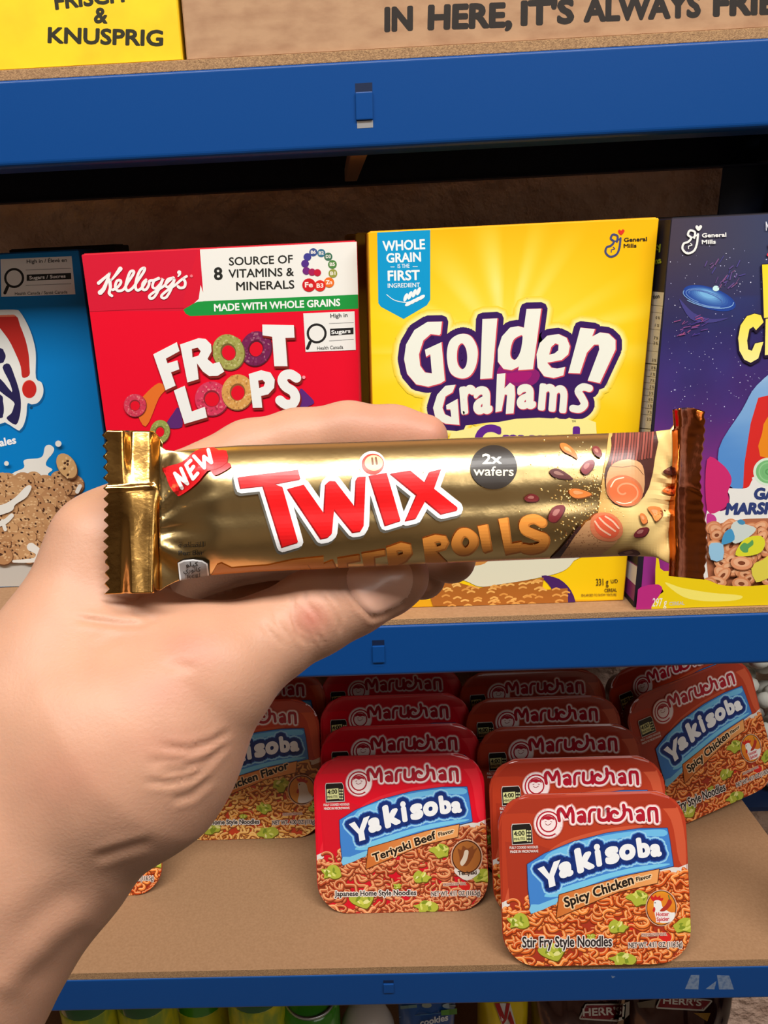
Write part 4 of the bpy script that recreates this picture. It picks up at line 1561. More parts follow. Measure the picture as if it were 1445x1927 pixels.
def pack(kind, loc, lean, label, roll=0.0, yaw=0.0):
    p = PROTO[kind]
    if kind in used_proto:
        r = p.copy()
        COL.objects.link(r)
        for c in list(p.children):
            d = c.copy()
            COL.objects.link(d)
            d.parent = r
    else:
        r = p
        used_proto.add(kind)
    R_ = Matrix.Rotation(yaw, 4, 'Z') @ Matrix.Rotation(-lean, 4, 'X') @ Matrix.Rotation(roll, 4, 'Y')
    r.rotation_euler = R_.to_euler()
    r.location = loc
    tag(r, label, 'noodle tray', {'spicy': 'brown-red spicy chicken noodle trays', 'beef': 'bright red beef noodle trays', 'chicken': 'orange chicken noodle trays'}[kind])
    return r


def by_top(px, py, lean=LEAN):
    """foot position of a leaning tray whose top edge middle is seen at (px, py)"""
    t = at_z(px, py, Z_LOW + PL * math.cos(lean) + 0.0002)
    return Vector((t.x, t.y - PL * math.sin(lean), Z_LOW + 0.0002))


for k, (px, py, lb) in enumerate(((1118, 1489, 'brown-red spicy chicken noodle tray at the very front of the lower shelf'),
                                  (1083, 1425, 'spicy chicken noodle tray right behind the foremost one, its lid top brightly lit'),
                                  (1050, 1365, 'spicy chicken noodle tray third in its leaning row, lid mostly covered'),
                                  (1020, 1311, 'dim spicy chicken noodle tray fourth in its leaning row'),
                                  (1000, 1262, 'spicy chicken noodle tray last in its row, up under the blue beam'))):
    loc = by_top(px, py)
    if k == 0:
        loc = Vector((FRONT_AT.x, FRONT_AT.y, Z_LOW + 0.0002))
    pack('spicy', loc, LEAN, lb)
for k, (px, py, lb) in enumerate(((748, 1420, 'bright red beef noodle tray standing in front, lid fully visible'),
                                  (752, 1364, 'red beef noodle tray second in its row, maker name visible above the front one'),
                                  (742, 1307, 'red beef noodle tray third in its row, shaded by the shelf above'),
                                  (735, 1257, 'darkest red beef noodle tray, last in its row below the beam'))):
    pack('beef', by_top(px, py), LEAN, lb)
pack('chicken', by_top(458, 1318), LEAN, 'orange chicken noodle tray with white hen emblem, half hidden by the wrist')
pack('chicken', by_top(478, 1268), LEAN, 'second orange chicken noodle tray, corner peeking out behind the first')
f = at_z(155, 1688, Z_LOW)
pack('spicy', Vector((f.x, f.y, Z_LOW + 0.0002)), LEAN, 'noodle tray almost covered by the forearm, one rounded corner showing')
# the pair turned aside at the right end of the shelf
f = at_z(1352, 1534, Z_LOW)
YW, RL_ = math.radians(17), math.radians(-8)
pack('spicy', Vector((f.x, f.y, Z_LOW + 0.0086)), math.radians(19), 'spicy chicken noodle tray turned aside at the right end of the shelf', yaw=YW, roll=RL_)
pack('spicy', Vector((f.x - 0.003, f.y + 0.050, Z_LOW + 0.0086)), math.radians(19), 'dim spicy chicken noodle tray behind the turned one, only its maker name visible', yaw=YW, roll=RL_)
# ================================================================= the hand and forearm
import openvdb

VX = 0.00095


def hp(px, py, d):
    """photograph pixel and distance -> lens frame (right, down, away) in metres"""
    return np.array([(px - CX) / F * d, (py - CY) / F * d, d], dtype=np.float32)


LOX, HIX = hp(-420, 0, .2)[0], hp(940, 0, .235)[0]
LOY, HIY = hp(0, 715, .225)[1], hp(0, 2120, .2)[1]
LOZ, HIZ = 0.150, 0.305
nx, ny, nz = (int((HIX - LOX) / VX), int((HIY - LOY) / VX), int((HIZ - LOZ) / VX))
GX = (LOX + VX * np.arange(nx, dtype=np.float32))[:, None, None]
GY = (LOY + VX * np.arange(ny, dtype=np.float32))[None, :, None]
GZ = (LOZ + VX * np.arange(nz, dtype=np.float32))[None, None, :]
PAD = 0.03


def cone_sd(out, a, ra, b, rb, k):
    """smooth union of a tapered limb segment into the field, only near the segment"""
    lo = np.minimum(a - ra, b - rb) - PAD
    hi = np.maximum(a + ra, b + rb) + PAD
    i0 = [max(0, int((lo[q] - (LOX, LOY, LOZ)[q]) / VX)) for q in range(3)]
    i1 = [min((nx, ny, nz)[q], int((hi[q] - (LOX, LOY, LOZ)[q]) / VX) + 2) for q in range(3)]
    s = tuple(slice(i0[q], i1[q]) for q in range(3))
    x, y, z = GX[s[0]], GY[:, s[1]], GZ[:, :, s[2]]
    ab = b - a
    L2 = float((ab * ab).sum()) + 1e-12
    t = ((x - a[0]) * ab[0] + (y - a[1]) * ab[1] + (z - a[2]) * ab[2]) / L2
    np.clip(t, 0, 1, out=t)
    d = np.sqrt((x - a[0] - t * ab[0]) ** 2 + (y - a[1] - t * ab[1]) ** 2 + (z - a[2] - t * ab[2]) ** 2) - (ra + (rb - ra) * t)
    o = out[s]
    if k <= 0:
        out[s] = np.minimum(o, d)
    else:
        hh = np.clip(0.5 + 0.5 * (o - d) / k, 0, 1)
        out[s] = o + (d - o) * hh - k * hh * (1 - hh)


def chain(out, pts, k):
    for (p, q) in zip(pts, pts[1:]):
        cone_sd(out, hp(*p[:3]), p[3] / 1000.0, hp(*q[:3]), q[3] / 1000.0, k)


# (pixel x, pixel y, distance, radius in mm)
PALM = [
    [(-278, 2060, .210, 40), (-120, 1760, .211, 34.5), (10, 1590, .214, 31)],                 # forearm to wrist
    [(10, 1590, .214, 31), (120, 1330, .216, 27), (205, 1035, .2235, 16.5)],                 # index side of the palm
    [(30, 1560, .226, 28), (180, 1300, .238, 24), (235, 1090, .245, 15)],                    # middle and ring side
    [(30, 1560, .240, 24), (200, 1330, .256, 19), (260, 1150, .262, 13)],                    # little finger side
    [(96, 1530, .213, 28), (255, 1395, .206, 27), (395, 1268, .204, 16.2)],                 # ball of the thumb
    [(175, 1235, .218, 19), (290, 1232, .214, 13.5), (375, 1226, .212, 9.5)],                # web
]
FINGERS = {
    'thumb': [(330, 1300, .2065, 17.5), (400, 1262, .2065, 15.2), (500, 1204, .2105, 12.2), (592, 1152, .2140, 11.7), (660, 1122, .216, 10.8), (732, 1090, .2178, 9.6), (752, 1082, .2180, 8.2)],
    'index': [(205, 1035, .2235, 16), (330, 940, .2285, 13), (470, 858, .2325, 10.6), (560, 832, .2315, 9.7), (655, 816, .2295, 9.2), (740, 820, .227, 8.6), (796, 826, .2255, 7.4)],
    'middle': [(225, 1070, .240, 13.5), (360, 985, .250, 11.2), (500, 935, .253, 10.4), (660, 960, .249, 9.2), (780, 1018, .240, 8.3), (848, 1052, .2345, 7.6)],
    'ring': [(245, 1110, .252, 12.5), (400, 1052, .263, 10.8), (540, 1032, .264, 10), (690, 1055, .256, 8.9), (762, 1078, .249, 7.9), (795, 1086, .2445, 7.3)],
    'little': [(255, 1150, .262, 12), (380, 1128, .274, 9.8), (490, 1118, .277, 9), (580, 1108, .271, 7.8), (650, 1100, .264, 6.9)],
}
body = np.full((nx, ny, nz), 1.0, dtype=np.float32)
for c in PALM:
    chain(body, c, 0.012)
fing = np.full((nx, ny, nz), 1.0, dtype=np.float32)
for nme, c in FINGERS.items():
    one = np.full((nx, ny, nz), 1.0, dtype=np.float32)
    chain(one, c, 0.003)
    np.minimum(fing, one, out=fing)
k = 0.007
hh = np.clip(0.5 + 0.5 * (body - fing) / k, 0, 1)
sd = body + (fing - body) * hh - k * hh * (1 - hh)
del body, fing, one, hh
np.clip(sd, -0.004, 0.004, out=sd)
grid = openvdb.FloatGrid(0.004)
grid.copyFromArray(sd)
pts, tris, quads = grid.convertToPolygons(isovalue=0.0, adaptivity=0.0)
del sd
pts = np.asarray(pts, dtype=np.float64) * VX + np.array([LOX, LOY, LOZ])
# only the outer skin, lens frame -> place
ax = np.array([[CR.x, CR.y, CR.z], [-CU.x, -CU.y, -CU.z], [CF.x, CF.y, CF.z]])
HAND_ORG = at(60, 1600, .21)


def smooth_mesh(P, Q, it):
    e = np.concatenate([Q[:, [0, 1]], Q[:, [1, 2]], Q[:, [2, 3]], Q[:, [3, 0]]])
    for _ in range(it):
        acc = np.zeros_like(P)
        n = np.zeros(len(P))
        for c in range(3):
            acc[:, c] = np.bincount(e[:, 0], P[e[:, 1], c], len(P)) + np.bincount(e[:, 1], P[e[:, 0], c], len(P))
        n = np.bincount(e[:, 0], None, len(P)) + np.bincount(e[:, 1], None, len(P))
        P = 0.5 * P + 0.5 * acc / np.maximum(n, 1)[:, None]
    return P


Q = np.asarray(quads, dtype=np.int64)
pts = smooth_mesh(pts, Q, 4)


def vnormals(P):
    n = np.zeros_like(P)
    fn = np.cross(P[Q[:, 2]] - P[Q[:, 0]], P[Q[:, 3]] - P[Q[:, 1]])
    for j in range(4):
        for c in range(3):
            n[:, c] += np.bincount(Q[:, j], fn[:, c], len(P))
    return n / np.maximum(np.linalg.norm(n, axis=1), 1e-12)[:, None]


N_ = vnormals(pts)
ctr = pts.mean(axis=0)
if ((pts - ctr) * N_).sum() < 0:
    Q = Q[:, ::-1]
    N_ = -N_
# skin folds, traced where they lie: (polyline, width px, depth mm)
U = CX + F * pts[:, 0] / pts[:, 2]
V_ = CY + F * pts[:, 1] / pts[:, 2]
facing = np.clip(-N_[:, 2] * 2.0, 0, 1)


def near_line(poly):
    best = np.full(len(pts), 1e9)
    along = np.zeros(len(pts))
    n = len(poly) - 1
    for i, (a, b) in enumerate(zip(poly, poly[1:])):
        dx, dy = b[0] - a[0], b[1] - a[1]
        t = np.clip(((U - a[0]) * dx + (V_ - a[1]) * dy) / (dx * dx + dy * dy), 0, 1)
        d = np.hypot(U - a[0] - t * dx, V_ - a[1] - t * dy)
        m = d < best
        best[m] = d[m]
        along[m] = (i + t[m]) / n
    return best, along


def z3(pts_, s, ox, oy):
    return [(ox + p[0] / s, oy + p[1] / s) for p in pts_]


FOLDS = [(z3(p, 2.89, 400, 1020), w, d) for p, w, d in (
    ([(430, 270), (440, 400), (470, 500), (530, 575)], 5.0, .55), ([(500, 250), (510, 330), (570, 400), (600, 480)], 4.5, .45),
    ([(460, 440), (520, 500), (560, 570)], 4, .4), ([(570, 250), (640, 350), (690, 440), (700, 500)], 5, .4), ([(620, 250), (690, 350), (720, 430)], 4.5, .35),
    ([(570, 490), (600, 555)], 4, .4), ([(330, 320), (350, 430), (420, 540)], 6, .3), ([(250, 430), (320, 500), (400, 570)], 6, .22),
    ([(720, 180), (745, 270), (800, 345), (870, 415), (960, 390), (1060, 325), (1100, 250)], 5, .5))]
FOLDS += [(z3(p, 2.804, 0, 1240), w, d) for p, w, d in (
    ([(830, 460), (1000, 480), (1120, 440), (1230, 370)], 7, .5), ([(830, 600), (960, 590), (1100, 530), (1220, 440)], 6, .65),
    ([(740, 650), (880, 655), (1020, 620), (1180, 500)], 6, .5), ([(900, 750), (1010, 720), (1130, 620)], 7, .45), ([(760, 540), (900, 545), (1040, 530)], 8, .3),
    ([(480, 1060), (640, 1010), (820, 960)], 9, .4), ([(110, 1750), (290, 1560), (480, 1380)], 24, .55), ([(60, 1480), (240, 1330), (420, 1190)], 28, .45))]
FOLDS += [(z3(p, 2.89, 0, 740), w, d) for p, w, d in (
    ([(390, 1225), (520, 1240), (640, 1258), (760, 1255), (870, 1232)], 6, .6), ([(700, 1190), (800, 1215), (870, 1230)], 6, .6), ([(560, 1130), (700, 1190)], 8, .4),
    ([(500, 1400), (620, 1330), (680, 1310)], 9, .22), ([(880, 1500), (960, 1480), (1080, 1500)], 10, .2))]
disp = np.zeros(len(pts))
for poly, w, d in FOLDS:
    dist, al = near_line(poly)
    fade = np.clip(np.minimum(al, 1 - al) * 5, 0, 1)
    disp -= d / 1000.0 * np.exp(-(dist / w) ** 2) * fade * facing
    disp += d / 1000.0 * .45 * np.exp(-((dist - w * 2) / w) ** 2) * fade * facing
# tendon ridge along the wrist
dist, al = near_line(z3([(40, 1700), (300, 1450), (560, 1230)], 2.804, 0, 1240))
disp += .0012 * np.exp(-(dist / 30) ** 2) * facing
pts = pts + N_ * disp[:, None]
# colour of the skin itself: redder over knuckles and the ball of the thumb, fine mottling
base = np.array(lin((178, 134, 109))[:3])
red = np.array(lin((172, 102, 86))[:3])
pale = np.array(lin((180, 142, 117))[:3])
colr = np.tile(base, (len(pts), 1))


def blot(px, py, rx, ry, tgt, amt):
    global colr
    w = amt * np.exp(-((U - px) / rx) ** 2 - ((V_ - py) / ry) ** 2)[:, None]
    colr = colr * (1 - w) + tgt * w


blot(585, 1165, 34, 30, red, .75)
blot(360, 1222, 60, 34, red, .45)
blot(300, 1300, 80, 40, red, .3)
blot(120, 1460, 90, 60, red, .22)
blot(320, 1400, 90, 40, red, .25)
blot(740, 790, 110, 40, red, .35)
blot(820, 810, 40, 40, red, .3)
blot(720, 1090, 70, 50, red, .35)
blot(200, 1620, 140, 60, pale, .4)
mot = np.array([noise.noise(Vector((float(a) * .021, float(b) * .021, float(c) * 60))) for a, b, c in zip(U[::1], V_[::1], pts[:, 2])])
colr = colr * (1 + .055 * mot[:, None])
wpts = pts @ ax + np.array(EYE) - np.array(HAND_ORG)
cc = np.concatenate([colr, np.ones((len(colr), 1))], axis=1)
me = bpy.data.meshes.new('person')
me.vertices.add(len(wpts))
me.vertices.foreach_set('co', wpts.astype(np.float32).ravel())
me.loops.add(len(Q) * 4)
me.loops.foreach_set('vertex_index', Q.astype(np.int32).ravel())
me.polygons.add(len(Q))
me.polygons.foreach_set('loop_start', np.arange(0, len(Q) * 4, 4, dtype=np.int32))
me.polygons.foreach_set('loop_total', np.full(len(Q), 4, dtype=np.int32))
me.polygons.foreach_set('use_smooth', np.ones(len(Q), dtype=bool))
me.update(calc_edges=True)
me.validate()
ca = me.color_attributes.new('Col', 'FLOAT_COLOR', 'POINT')
ca.data.foreach_set('color', cc.astype(np.float32).ravel())
me.materials.append(M['skin'])
person = link(bpy.data.objects.new('person', me))
person.location = HAND_ORG
tag(person, 'bare left forearm and hand reaching in to hold the gold bar', 'person')

# thumb nail, laid on the skin of the thumb
bm = bmesh.new()
bm.from_mesh(me)
tree = BVHTree.FromBMesh(bm)
bm.free()
NAIL = z3([(722, 160), (740, 262), (796, 340), (866, 402), (960, 378), (1052, 318), (1092, 250), (1094, 160), (1060, 100), (960, 60), (800, 70)], 2.89, 400, 1020)
loop = smooth_pts(NAIL, True, 5)
cx_, cy_ = sum(p[0] for p in loop) / len(loop), sum(p[1] for p in loop) / len(loop)
vs, fs = [], []
RN = 9
n = len(loop)
for r_ in range(RN, -1, -1):
    k = r_ / RN
    ring_ = loop if r_ else [(cx_, cy_)]
    for p in ring_:
        px, py = cx_ + (p[0] - cx_) * k, cy_ + (p[1] - cy_) * k
        d = ray(px, py)
        hit, nrm, _, _ = tree.ray_cast(EYE - HAND_ORG, d.normalized())
        lift = 0.00042 * (1 - k ** 6) - 0.00008
        vs.append(hit + nrm * lift if hit else (at(px, py, .205) - HAND_ORG))
for r_ in range(RN):
    for i in range(n):
        j = (i + 1) % n
        if r_ < RN - 1:
            fs.append((r_ * n + i, r_ * n + j, (r_ + 1) * n + j, (r_ + 1) * n + i))
        else:
            fs.append((r_ * n + i, r_ * n + j, RN * n))
o = mesh_obj('thumb_nail', vs, fs, M['nail'], person, True)
bm = bmesh.new()
bm.from_mesh(o.data)
bmesh.ops.recalc_face_normals(bm, faces=bm.faces[:])
bm.to_mesh(o.data)
bm.free()
# ================================================================= the wrapped bar in the hand
BD = 0.200                                   # distance of the bar's middle plane along the lens axis


def interp(x, tab):
    if x <= tab[0][0]:
        return tab[0][1]
    for (x0, y0), (x1, y1) in zip(tab, tab[1:]):
        if x <= x1:
            t = (x - x0) / (x1 - x0)
            return y0 + (y1 - y0) * t
    return tab[-1][1]


B_TOP = [(300, 838), (312, 846), (332, 849), (380, 843), (450, 838), (700, 830), (1000, 820), (1230, 812), (1262, 808), (1272, 790)]
B_BOT = [(300, 1112), (312, 1104), (332, 1094), (400, 1082), (480, 1076), (600, 1071), (800, 1061), (1000, 1053), (1180, 1046), (1232, 1048), (1262, 1062), (1272, 1074)]
BX0, BX1 = 300.0, 1272.0


def bulge(x, v, side=1):
    """height of the wrapper above the middle plane in metres; v runs -1 (top) to 1 (bottom)"""
    l = max(0.0, min(1.0, (x - BX0) / 120.0))
    r = max(0.0, min(1.0, (BX1 - x) / 85.0))
    e = (l * l * (3 - 2 * l)) * (r * r * (3 - 2 * r))
    a = min(1.0, abs(v))
    prof = (1 - a ** 2.5) ** 0.62
    b = 0.0004 + 0.0085 * (0.06 + 0.94 * e) * prof
    if side < 0:
        return -b * 0.8
    # two rolls lying one above the other give a soft waist
    b -= 0.0007 * e * math.exp(-((v - 0.08) / 0.2) ** 2)
    edge = max(0.0, 1 - a ** 6)
    # folds that run out from the pinched ends
    wl = math.exp(-((x - BX0) / 75.0) ** 2)
    if wl > 0.01:
        ang = math.atan2(v * 130 + 18 * math.sin(x * .02), x - BX0 + 38)
        b += edge * wl * (0.00085 * math.sin(ang * 9 + .6) + 0.00045 * math.sin(ang * 21 + 1.9))
    wr = math.exp(-((BX1 - x) / 40.0) ** 2)
    if wr > 0.01:
        ang = math.atan2(v * 115, BX1 - x + 30)
        b += edge * wr * (0.0007 * math.sin(ang * 10 + 1.3) + 0.0003 * math.sin(ang * 23))
    n = noise.noise(Vector((x * .011, v * 2.1, 3.0)))
    n2 = noise.noise(Vector((x * .03, v * 4.0, 9.0)))
    b += edge * e * (0.00022 * n + 0.00006 * n2)
    return b


def bar_point(x, v, h=0.0, side=1):
    yt, yb = interp(x, B_TOP), interp(x, B_BOT)
    y = yt + (yb - yt) * (v + 1) / 2
    return at(x, y, BD - bulge(x, v, side) - h)


BAR_ORG = at(780, 950, BD)
bar = empty('wafer_bar', BAR_ORG, label='gold foil wrapped wafer bar held between thumb and fingers', cat='candy bar')


def bl(p):
    return p - BAR_ORG


NX, NV = 162, 44
xs = [BX0 + (BX1 - BX0) * i / NX for i in range(NX + 1)]
vv = [-math.cos(math.pi * (.04 + .92 * j / NV)) / math.cos(math.pi * .04) for j in range(NV + 1)]
vv[0], vv[-1] = -1.0, 1.0
vs, fs = [], []
for x in xs:
    vs += [bl(bar_point(x, v)) for v in vv]
    vs += [bl(bar_point(x, v, 0, -1)) for v in vv[::-1]]
R_ = 2 * (NV + 1)
for i in range(NX):
    for j in range(R_):
        a, b = i * R_ + j, i * R_ + (j + 1) % R_
        fs.append((a, b, b + R_, a + R_))
fs.append(tuple(range(R_)))
fs.append(tuple(NX * R_ + j for j in range(R_))[::-1])
o = mesh_obj('wrapper', vs, fs, [M['foil']], bar, True)
bm = bmesh.new()
bm.from_mesh(o.data)
bmesh.ops.recalc_face_normals(bm, faces=bm.faces[:])
bm.to_mesh(o.data)
bm.free()


def sheet(name, rows, mat, parent, thick=0.00025):
    """grid of world points -> thin closed sheet"""
    nr, nc = len(rows), len(rows[0])
    vs = [bl(p) for r_ in rows for p in r_]
    k = len(vs)
    vs += [v + CF * thick for v in vs]
    fs = []
    for i in range(nr - 1):
        for j in range(nc - 1):
            a = i * nc + j
            fs.append((a, a + 1, a + nc + 1, a + nc))
            fs.append((k + a, k + a + nc, k + a + nc + 1, k + a + 1))
    rim = [j for j in range(nc)] + [i * nc + nc - 1 for i in range(1, nr)] + [(nr - 1) * nc + j for j in range(nc - 2, -1, -1)] + [i * nc for i in range(nr - 2, 0, -1)]
    for a, b in zip(rim, rim[1:] + rim[:1]):
        fs.append((a, k + a, k + b, b))
    o = mesh_obj(name, vs, fs, mat, parent, True)
    bm = bmesh.new()
    bm.from_mesh(o.data)
    bmesh.ops.recalc_face_normals(bm, faces=bm.faces[:])
    bm.to_mesh(o.data)
    bm.free()
    return o


# left seal: flat crimp with a toothed outer edge and a folded lengthwise ridge
rows = []
NR, NC = 96, 30
for i in range(NR + 1):
    t = i / NR
    tooth = abs(((t * 15.5) % 1.0) * 2 - 1)
    xl = 196 + 3 * math.sin(t * 3) + (4 * t if t > .8 else 0)
    xr_ = 306 + 2 * math.sin(t * 5)
    row = []
    for j in range(NC + 1):
        u = j / NC
        x = xl + (xr_ - xl) * u + (11 * tooth - 5) * (1 - u) ** 14
        xk = x
        s_ = (306 - x) / 110.0
        yt = interp(x, [(185, 809), (288, 811), (300, 822), (312, 846)])
        yb = interp(x, [(185, 1119), (240, 1117), (290, 1116), (312, 1104)])
        y = yt + (yb - yt) * t
        d = BD - 0.0004
        d += 0.0024 * max(0, s_ - .55) * 1.6 + 0.0034 * max(0, .55 - s_) - 0.0010 * math.exp(-((xk - 289) / 9.0) ** 2) 
        sm_ = lambda a, c, q: (lambda k: k * k * (3 - 2 * k))(max(0.0, min(1.0, (q - a) / (c - a))))
        d += (0.0056 - 0.0112 * t) * sm_(0.0, .2, s_) * (1 - .8 * sm_(.5, .72, s_))
        d += 0.00035 * math.sin(t * 9 + 1.4) * s_ + 0.0003 * noise.noise(Vector((xk * .03, y * .012, 1)))
        d -= 0.0007 * math.exp(-((y - 932 + .06 * xk) / 3.0) ** 2) * (1 if xk < 290 else 0)
        row.append(at(x, y, d))
    rows.append(row)
sheet('end_seal', rows, M['foil_seal'], bar)
# right seal: twisted, its fin turned away to the right
rows = []
for i in range(NR + 1):
    t = i / NR
    tooth = abs(((t * 18) % 1.0) * 2 - 1)
    row = []
    for j in range(NC + 1):
        u = j / NC
        yy = 778 + 306 * t
        xl = 1262 + 4 * math.sin(t * 7) + (4 if t < .1 else 0) - 10 * max(0, t - .85) * 4
        xrr = 1322 + 5 * math.sin(t * 9 + 1) + 3.5 * tooth + 6 * (t - .5)
        x = xl + (xrr - xl) * u
        y = yy + (10 * u * (t - .3)) - 6 * math.sin(u * 3.1) * (1 - t) * (1 if t < .3 else 0) + (12 * (1 - u) * max(0, .1 - t) * 10 * (-.6))
        d = BD - 0.001 - 0.0045 * math.exp(-((u - .22) / .16) ** 2) + 0.006 * u ** 1.2
        d += 0.0009 * math.sin(t * 11 + u * 4) * u + 0.0012 * noise.noise(Vector((u * 2.2, t * 5, 4)))
        d -= 0.0012 * math.exp(-((t - .42 - .06 * u) / .018) ** 2) * u
        row.append(at(x, y, d))
    rows.append(row)
sheet('end_seal', rows, M['foil_brown_reflect'], bar)

# ---------------------------------------------------------------- print on the wrapper
A = Art()
A.step = 1.0e-5
PRINT, TINT = 0, 1
A.mat = TINT
# printed glow and sparkle, with a bright reflection at the right end painted in
A.view(680, 740, 2.1567)


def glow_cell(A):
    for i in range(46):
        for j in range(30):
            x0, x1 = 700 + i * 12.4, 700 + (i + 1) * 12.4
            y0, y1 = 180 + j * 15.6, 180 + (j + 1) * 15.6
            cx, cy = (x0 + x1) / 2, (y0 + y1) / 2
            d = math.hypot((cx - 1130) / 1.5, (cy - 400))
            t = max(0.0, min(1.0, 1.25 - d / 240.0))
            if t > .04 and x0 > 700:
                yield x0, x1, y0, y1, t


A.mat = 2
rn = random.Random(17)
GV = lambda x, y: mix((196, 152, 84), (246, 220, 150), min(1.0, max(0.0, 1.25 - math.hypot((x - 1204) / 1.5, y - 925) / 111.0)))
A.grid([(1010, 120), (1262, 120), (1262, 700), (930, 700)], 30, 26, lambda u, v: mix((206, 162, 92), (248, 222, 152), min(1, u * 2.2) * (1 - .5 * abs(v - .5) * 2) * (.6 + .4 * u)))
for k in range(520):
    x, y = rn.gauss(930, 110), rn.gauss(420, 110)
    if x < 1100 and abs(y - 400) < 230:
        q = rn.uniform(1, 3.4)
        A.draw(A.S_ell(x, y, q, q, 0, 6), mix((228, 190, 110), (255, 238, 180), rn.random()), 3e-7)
H0 = A.height
A.mat = PRINT
A.height = H0
# chocolate dipped rolls
A.poly([(1028, 150), (1194, 150), (1192, 260), (1168, 380), (1120, 446), (1050, 460), (1000, 420), (986, 330), (1000, 280), (1016, 220)], (72, 40, 36), 2)
for k in range(15):
    t = k / 14
    A.stroke([(1024 + 160 * t, 140), (1018 + 160 * t, 220), (1004 + 170 * t, 290 - 30 * t)], 8, mix((92, 40, 34), (150, 78, 66), abs(math.sin(k * 1.9))), 4)
A.poly([(1008, 300), (1060, 270), (1120, 275), (1146, 310), (1146, 400), (1110, 448), (1060, 456), (1010, 420), (992, 370)], (202, 150, 104), 3)
A.stroke([(1010, 296), (1060, 300), (1110, 296), (1144, 330)], 2, (110, 70, 50))
A.ell(1068, 396, 76, 62, (196, 112, 72), 20)
A.ell(1068, 398, 66, 53, (228, 112, 66), 20)
A.draw(A.S_stroke([(1068 + q * 5.2 * math.cos(q * .62), 398 + q * 4.1 * math.sin(q * .62)) for q in range(2, 13)], 7), (240, 150, 108))
A.stroke([(1012, 380), (1030, 352), (1064, 342)], 5, (250, 210, 180))
A.stroke([(1036, 440), (1066, 448), (1096, 442)], 4, (250, 210, 180))
A.poly([(740, 700), (800, 640), (850, 580), (890, 534), (880, 600), (820, 690)], (66, 38, 36), 2)
A.poly([(800, 700), (840, 620), (890, 550), (935, 510), (1000, 560), (1040, 600), (980, 650), (930, 700)], (200, 148, 102), 2)
rn = random.Random(9)
for k in range(70):
    A.draw(A.S_ell(rn.uniform(830, 990), rn.uniform(560, 680), 2.4, 1.8, 0, 6), (150, 96, 60), 3e-7)
A.poly([(935, 505), (970, 484), (1020, 492), (1056, 530), (1058, 575), (1020, 602), (960, 592), (930, 556)], (214, 122, 82), 3)
A.ell(996, 542, 54, 44, (226, 94, 62), 35)
for p in ([(948, 520), (970, 550), (1010, 576)], [(966, 506), (990, 530), (1030, 560)], [(990, 500), (1020, 520), (1044, 548)]):
    A.stroke(p, 7, (246, 190, 160))
A.height = H0
A.step = 2e-5
# nuts and flakes
for pts, c in (([(806, 205), (830, 204), (862, 230), (876, 264), (850, 250), (816, 232)], (214, 112, 48)), ([(846, 392), (880, 388), (936, 410), (880, 426), (848, 414)], (222, 128, 60)),
               ([(766, 312), (800, 306), (858, 346), (800, 344), (770, 330)], (84, 34, 34)), ([(938, 218), (960, 216), (974, 240), (968, 258), (944, 244)], (120, 44, 40)),
               ([(892, 300), (910, 276), (942, 270), (940, 300), (914, 328), (894, 320)], (122, 38, 44)), ([(662, 424), (690, 408), (718, 420), (712, 438), (672, 438)], (110, 34, 36)),
               ([(758, 512), (780, 462), (820, 454), (822, 478), (790, 522)], (112, 36, 40)), ([(1162, 462), (1210, 462), (1222, 492), (1196, 520), (1180, 496)], (224, 138, 74)),
               ([(1130, 490), (1150, 492), (1160, 522), (1140, 528)], (222, 128, 66)), ([(1106, 572), (1130, 548), (1166, 546), (1150, 578), (1112, 584)], (110, 36, 44)),
               ([(1222, 320), (1256, 296), (1266, 300), (1262, 326)], (70, 34, 32)), ([(1220, 396), (1256, 374), (1260, 408)], (222, 110, 50)),
               ([(1040, 650), (1100, 634), (1130, 650), (1080, 664)], (90, 34, 34))):
    A.poly([(p[0] + 3, p[1] + 4) for p in pts], mix(c, (40, 20, 16), .55), 3)
    A.poly(pts, c, 3)
    cx, cy = sum(p[0] for p in pts) / len(pts), sum(p[1] for p in pts) / len(pts)
    A.poly([(cx + (p[0] - cx) * .45 - 3, cy + (p[1] - cy) * .4 - 3) for p in pts], mix(c, (250, 220, 190), .35), 3)
A.height = H0
A.step = 3e-5
# round claim
A.ell(537, 300, 95, 90, (44, 36, 30), n=44)
A.text('2x', (490, 288), (570, 286), 42, (232, 226, 210), 0.03)
A.text('wafers', (454, 334), (618, 336), 38, (226, 214, 190), 0.012)
A.height = H0
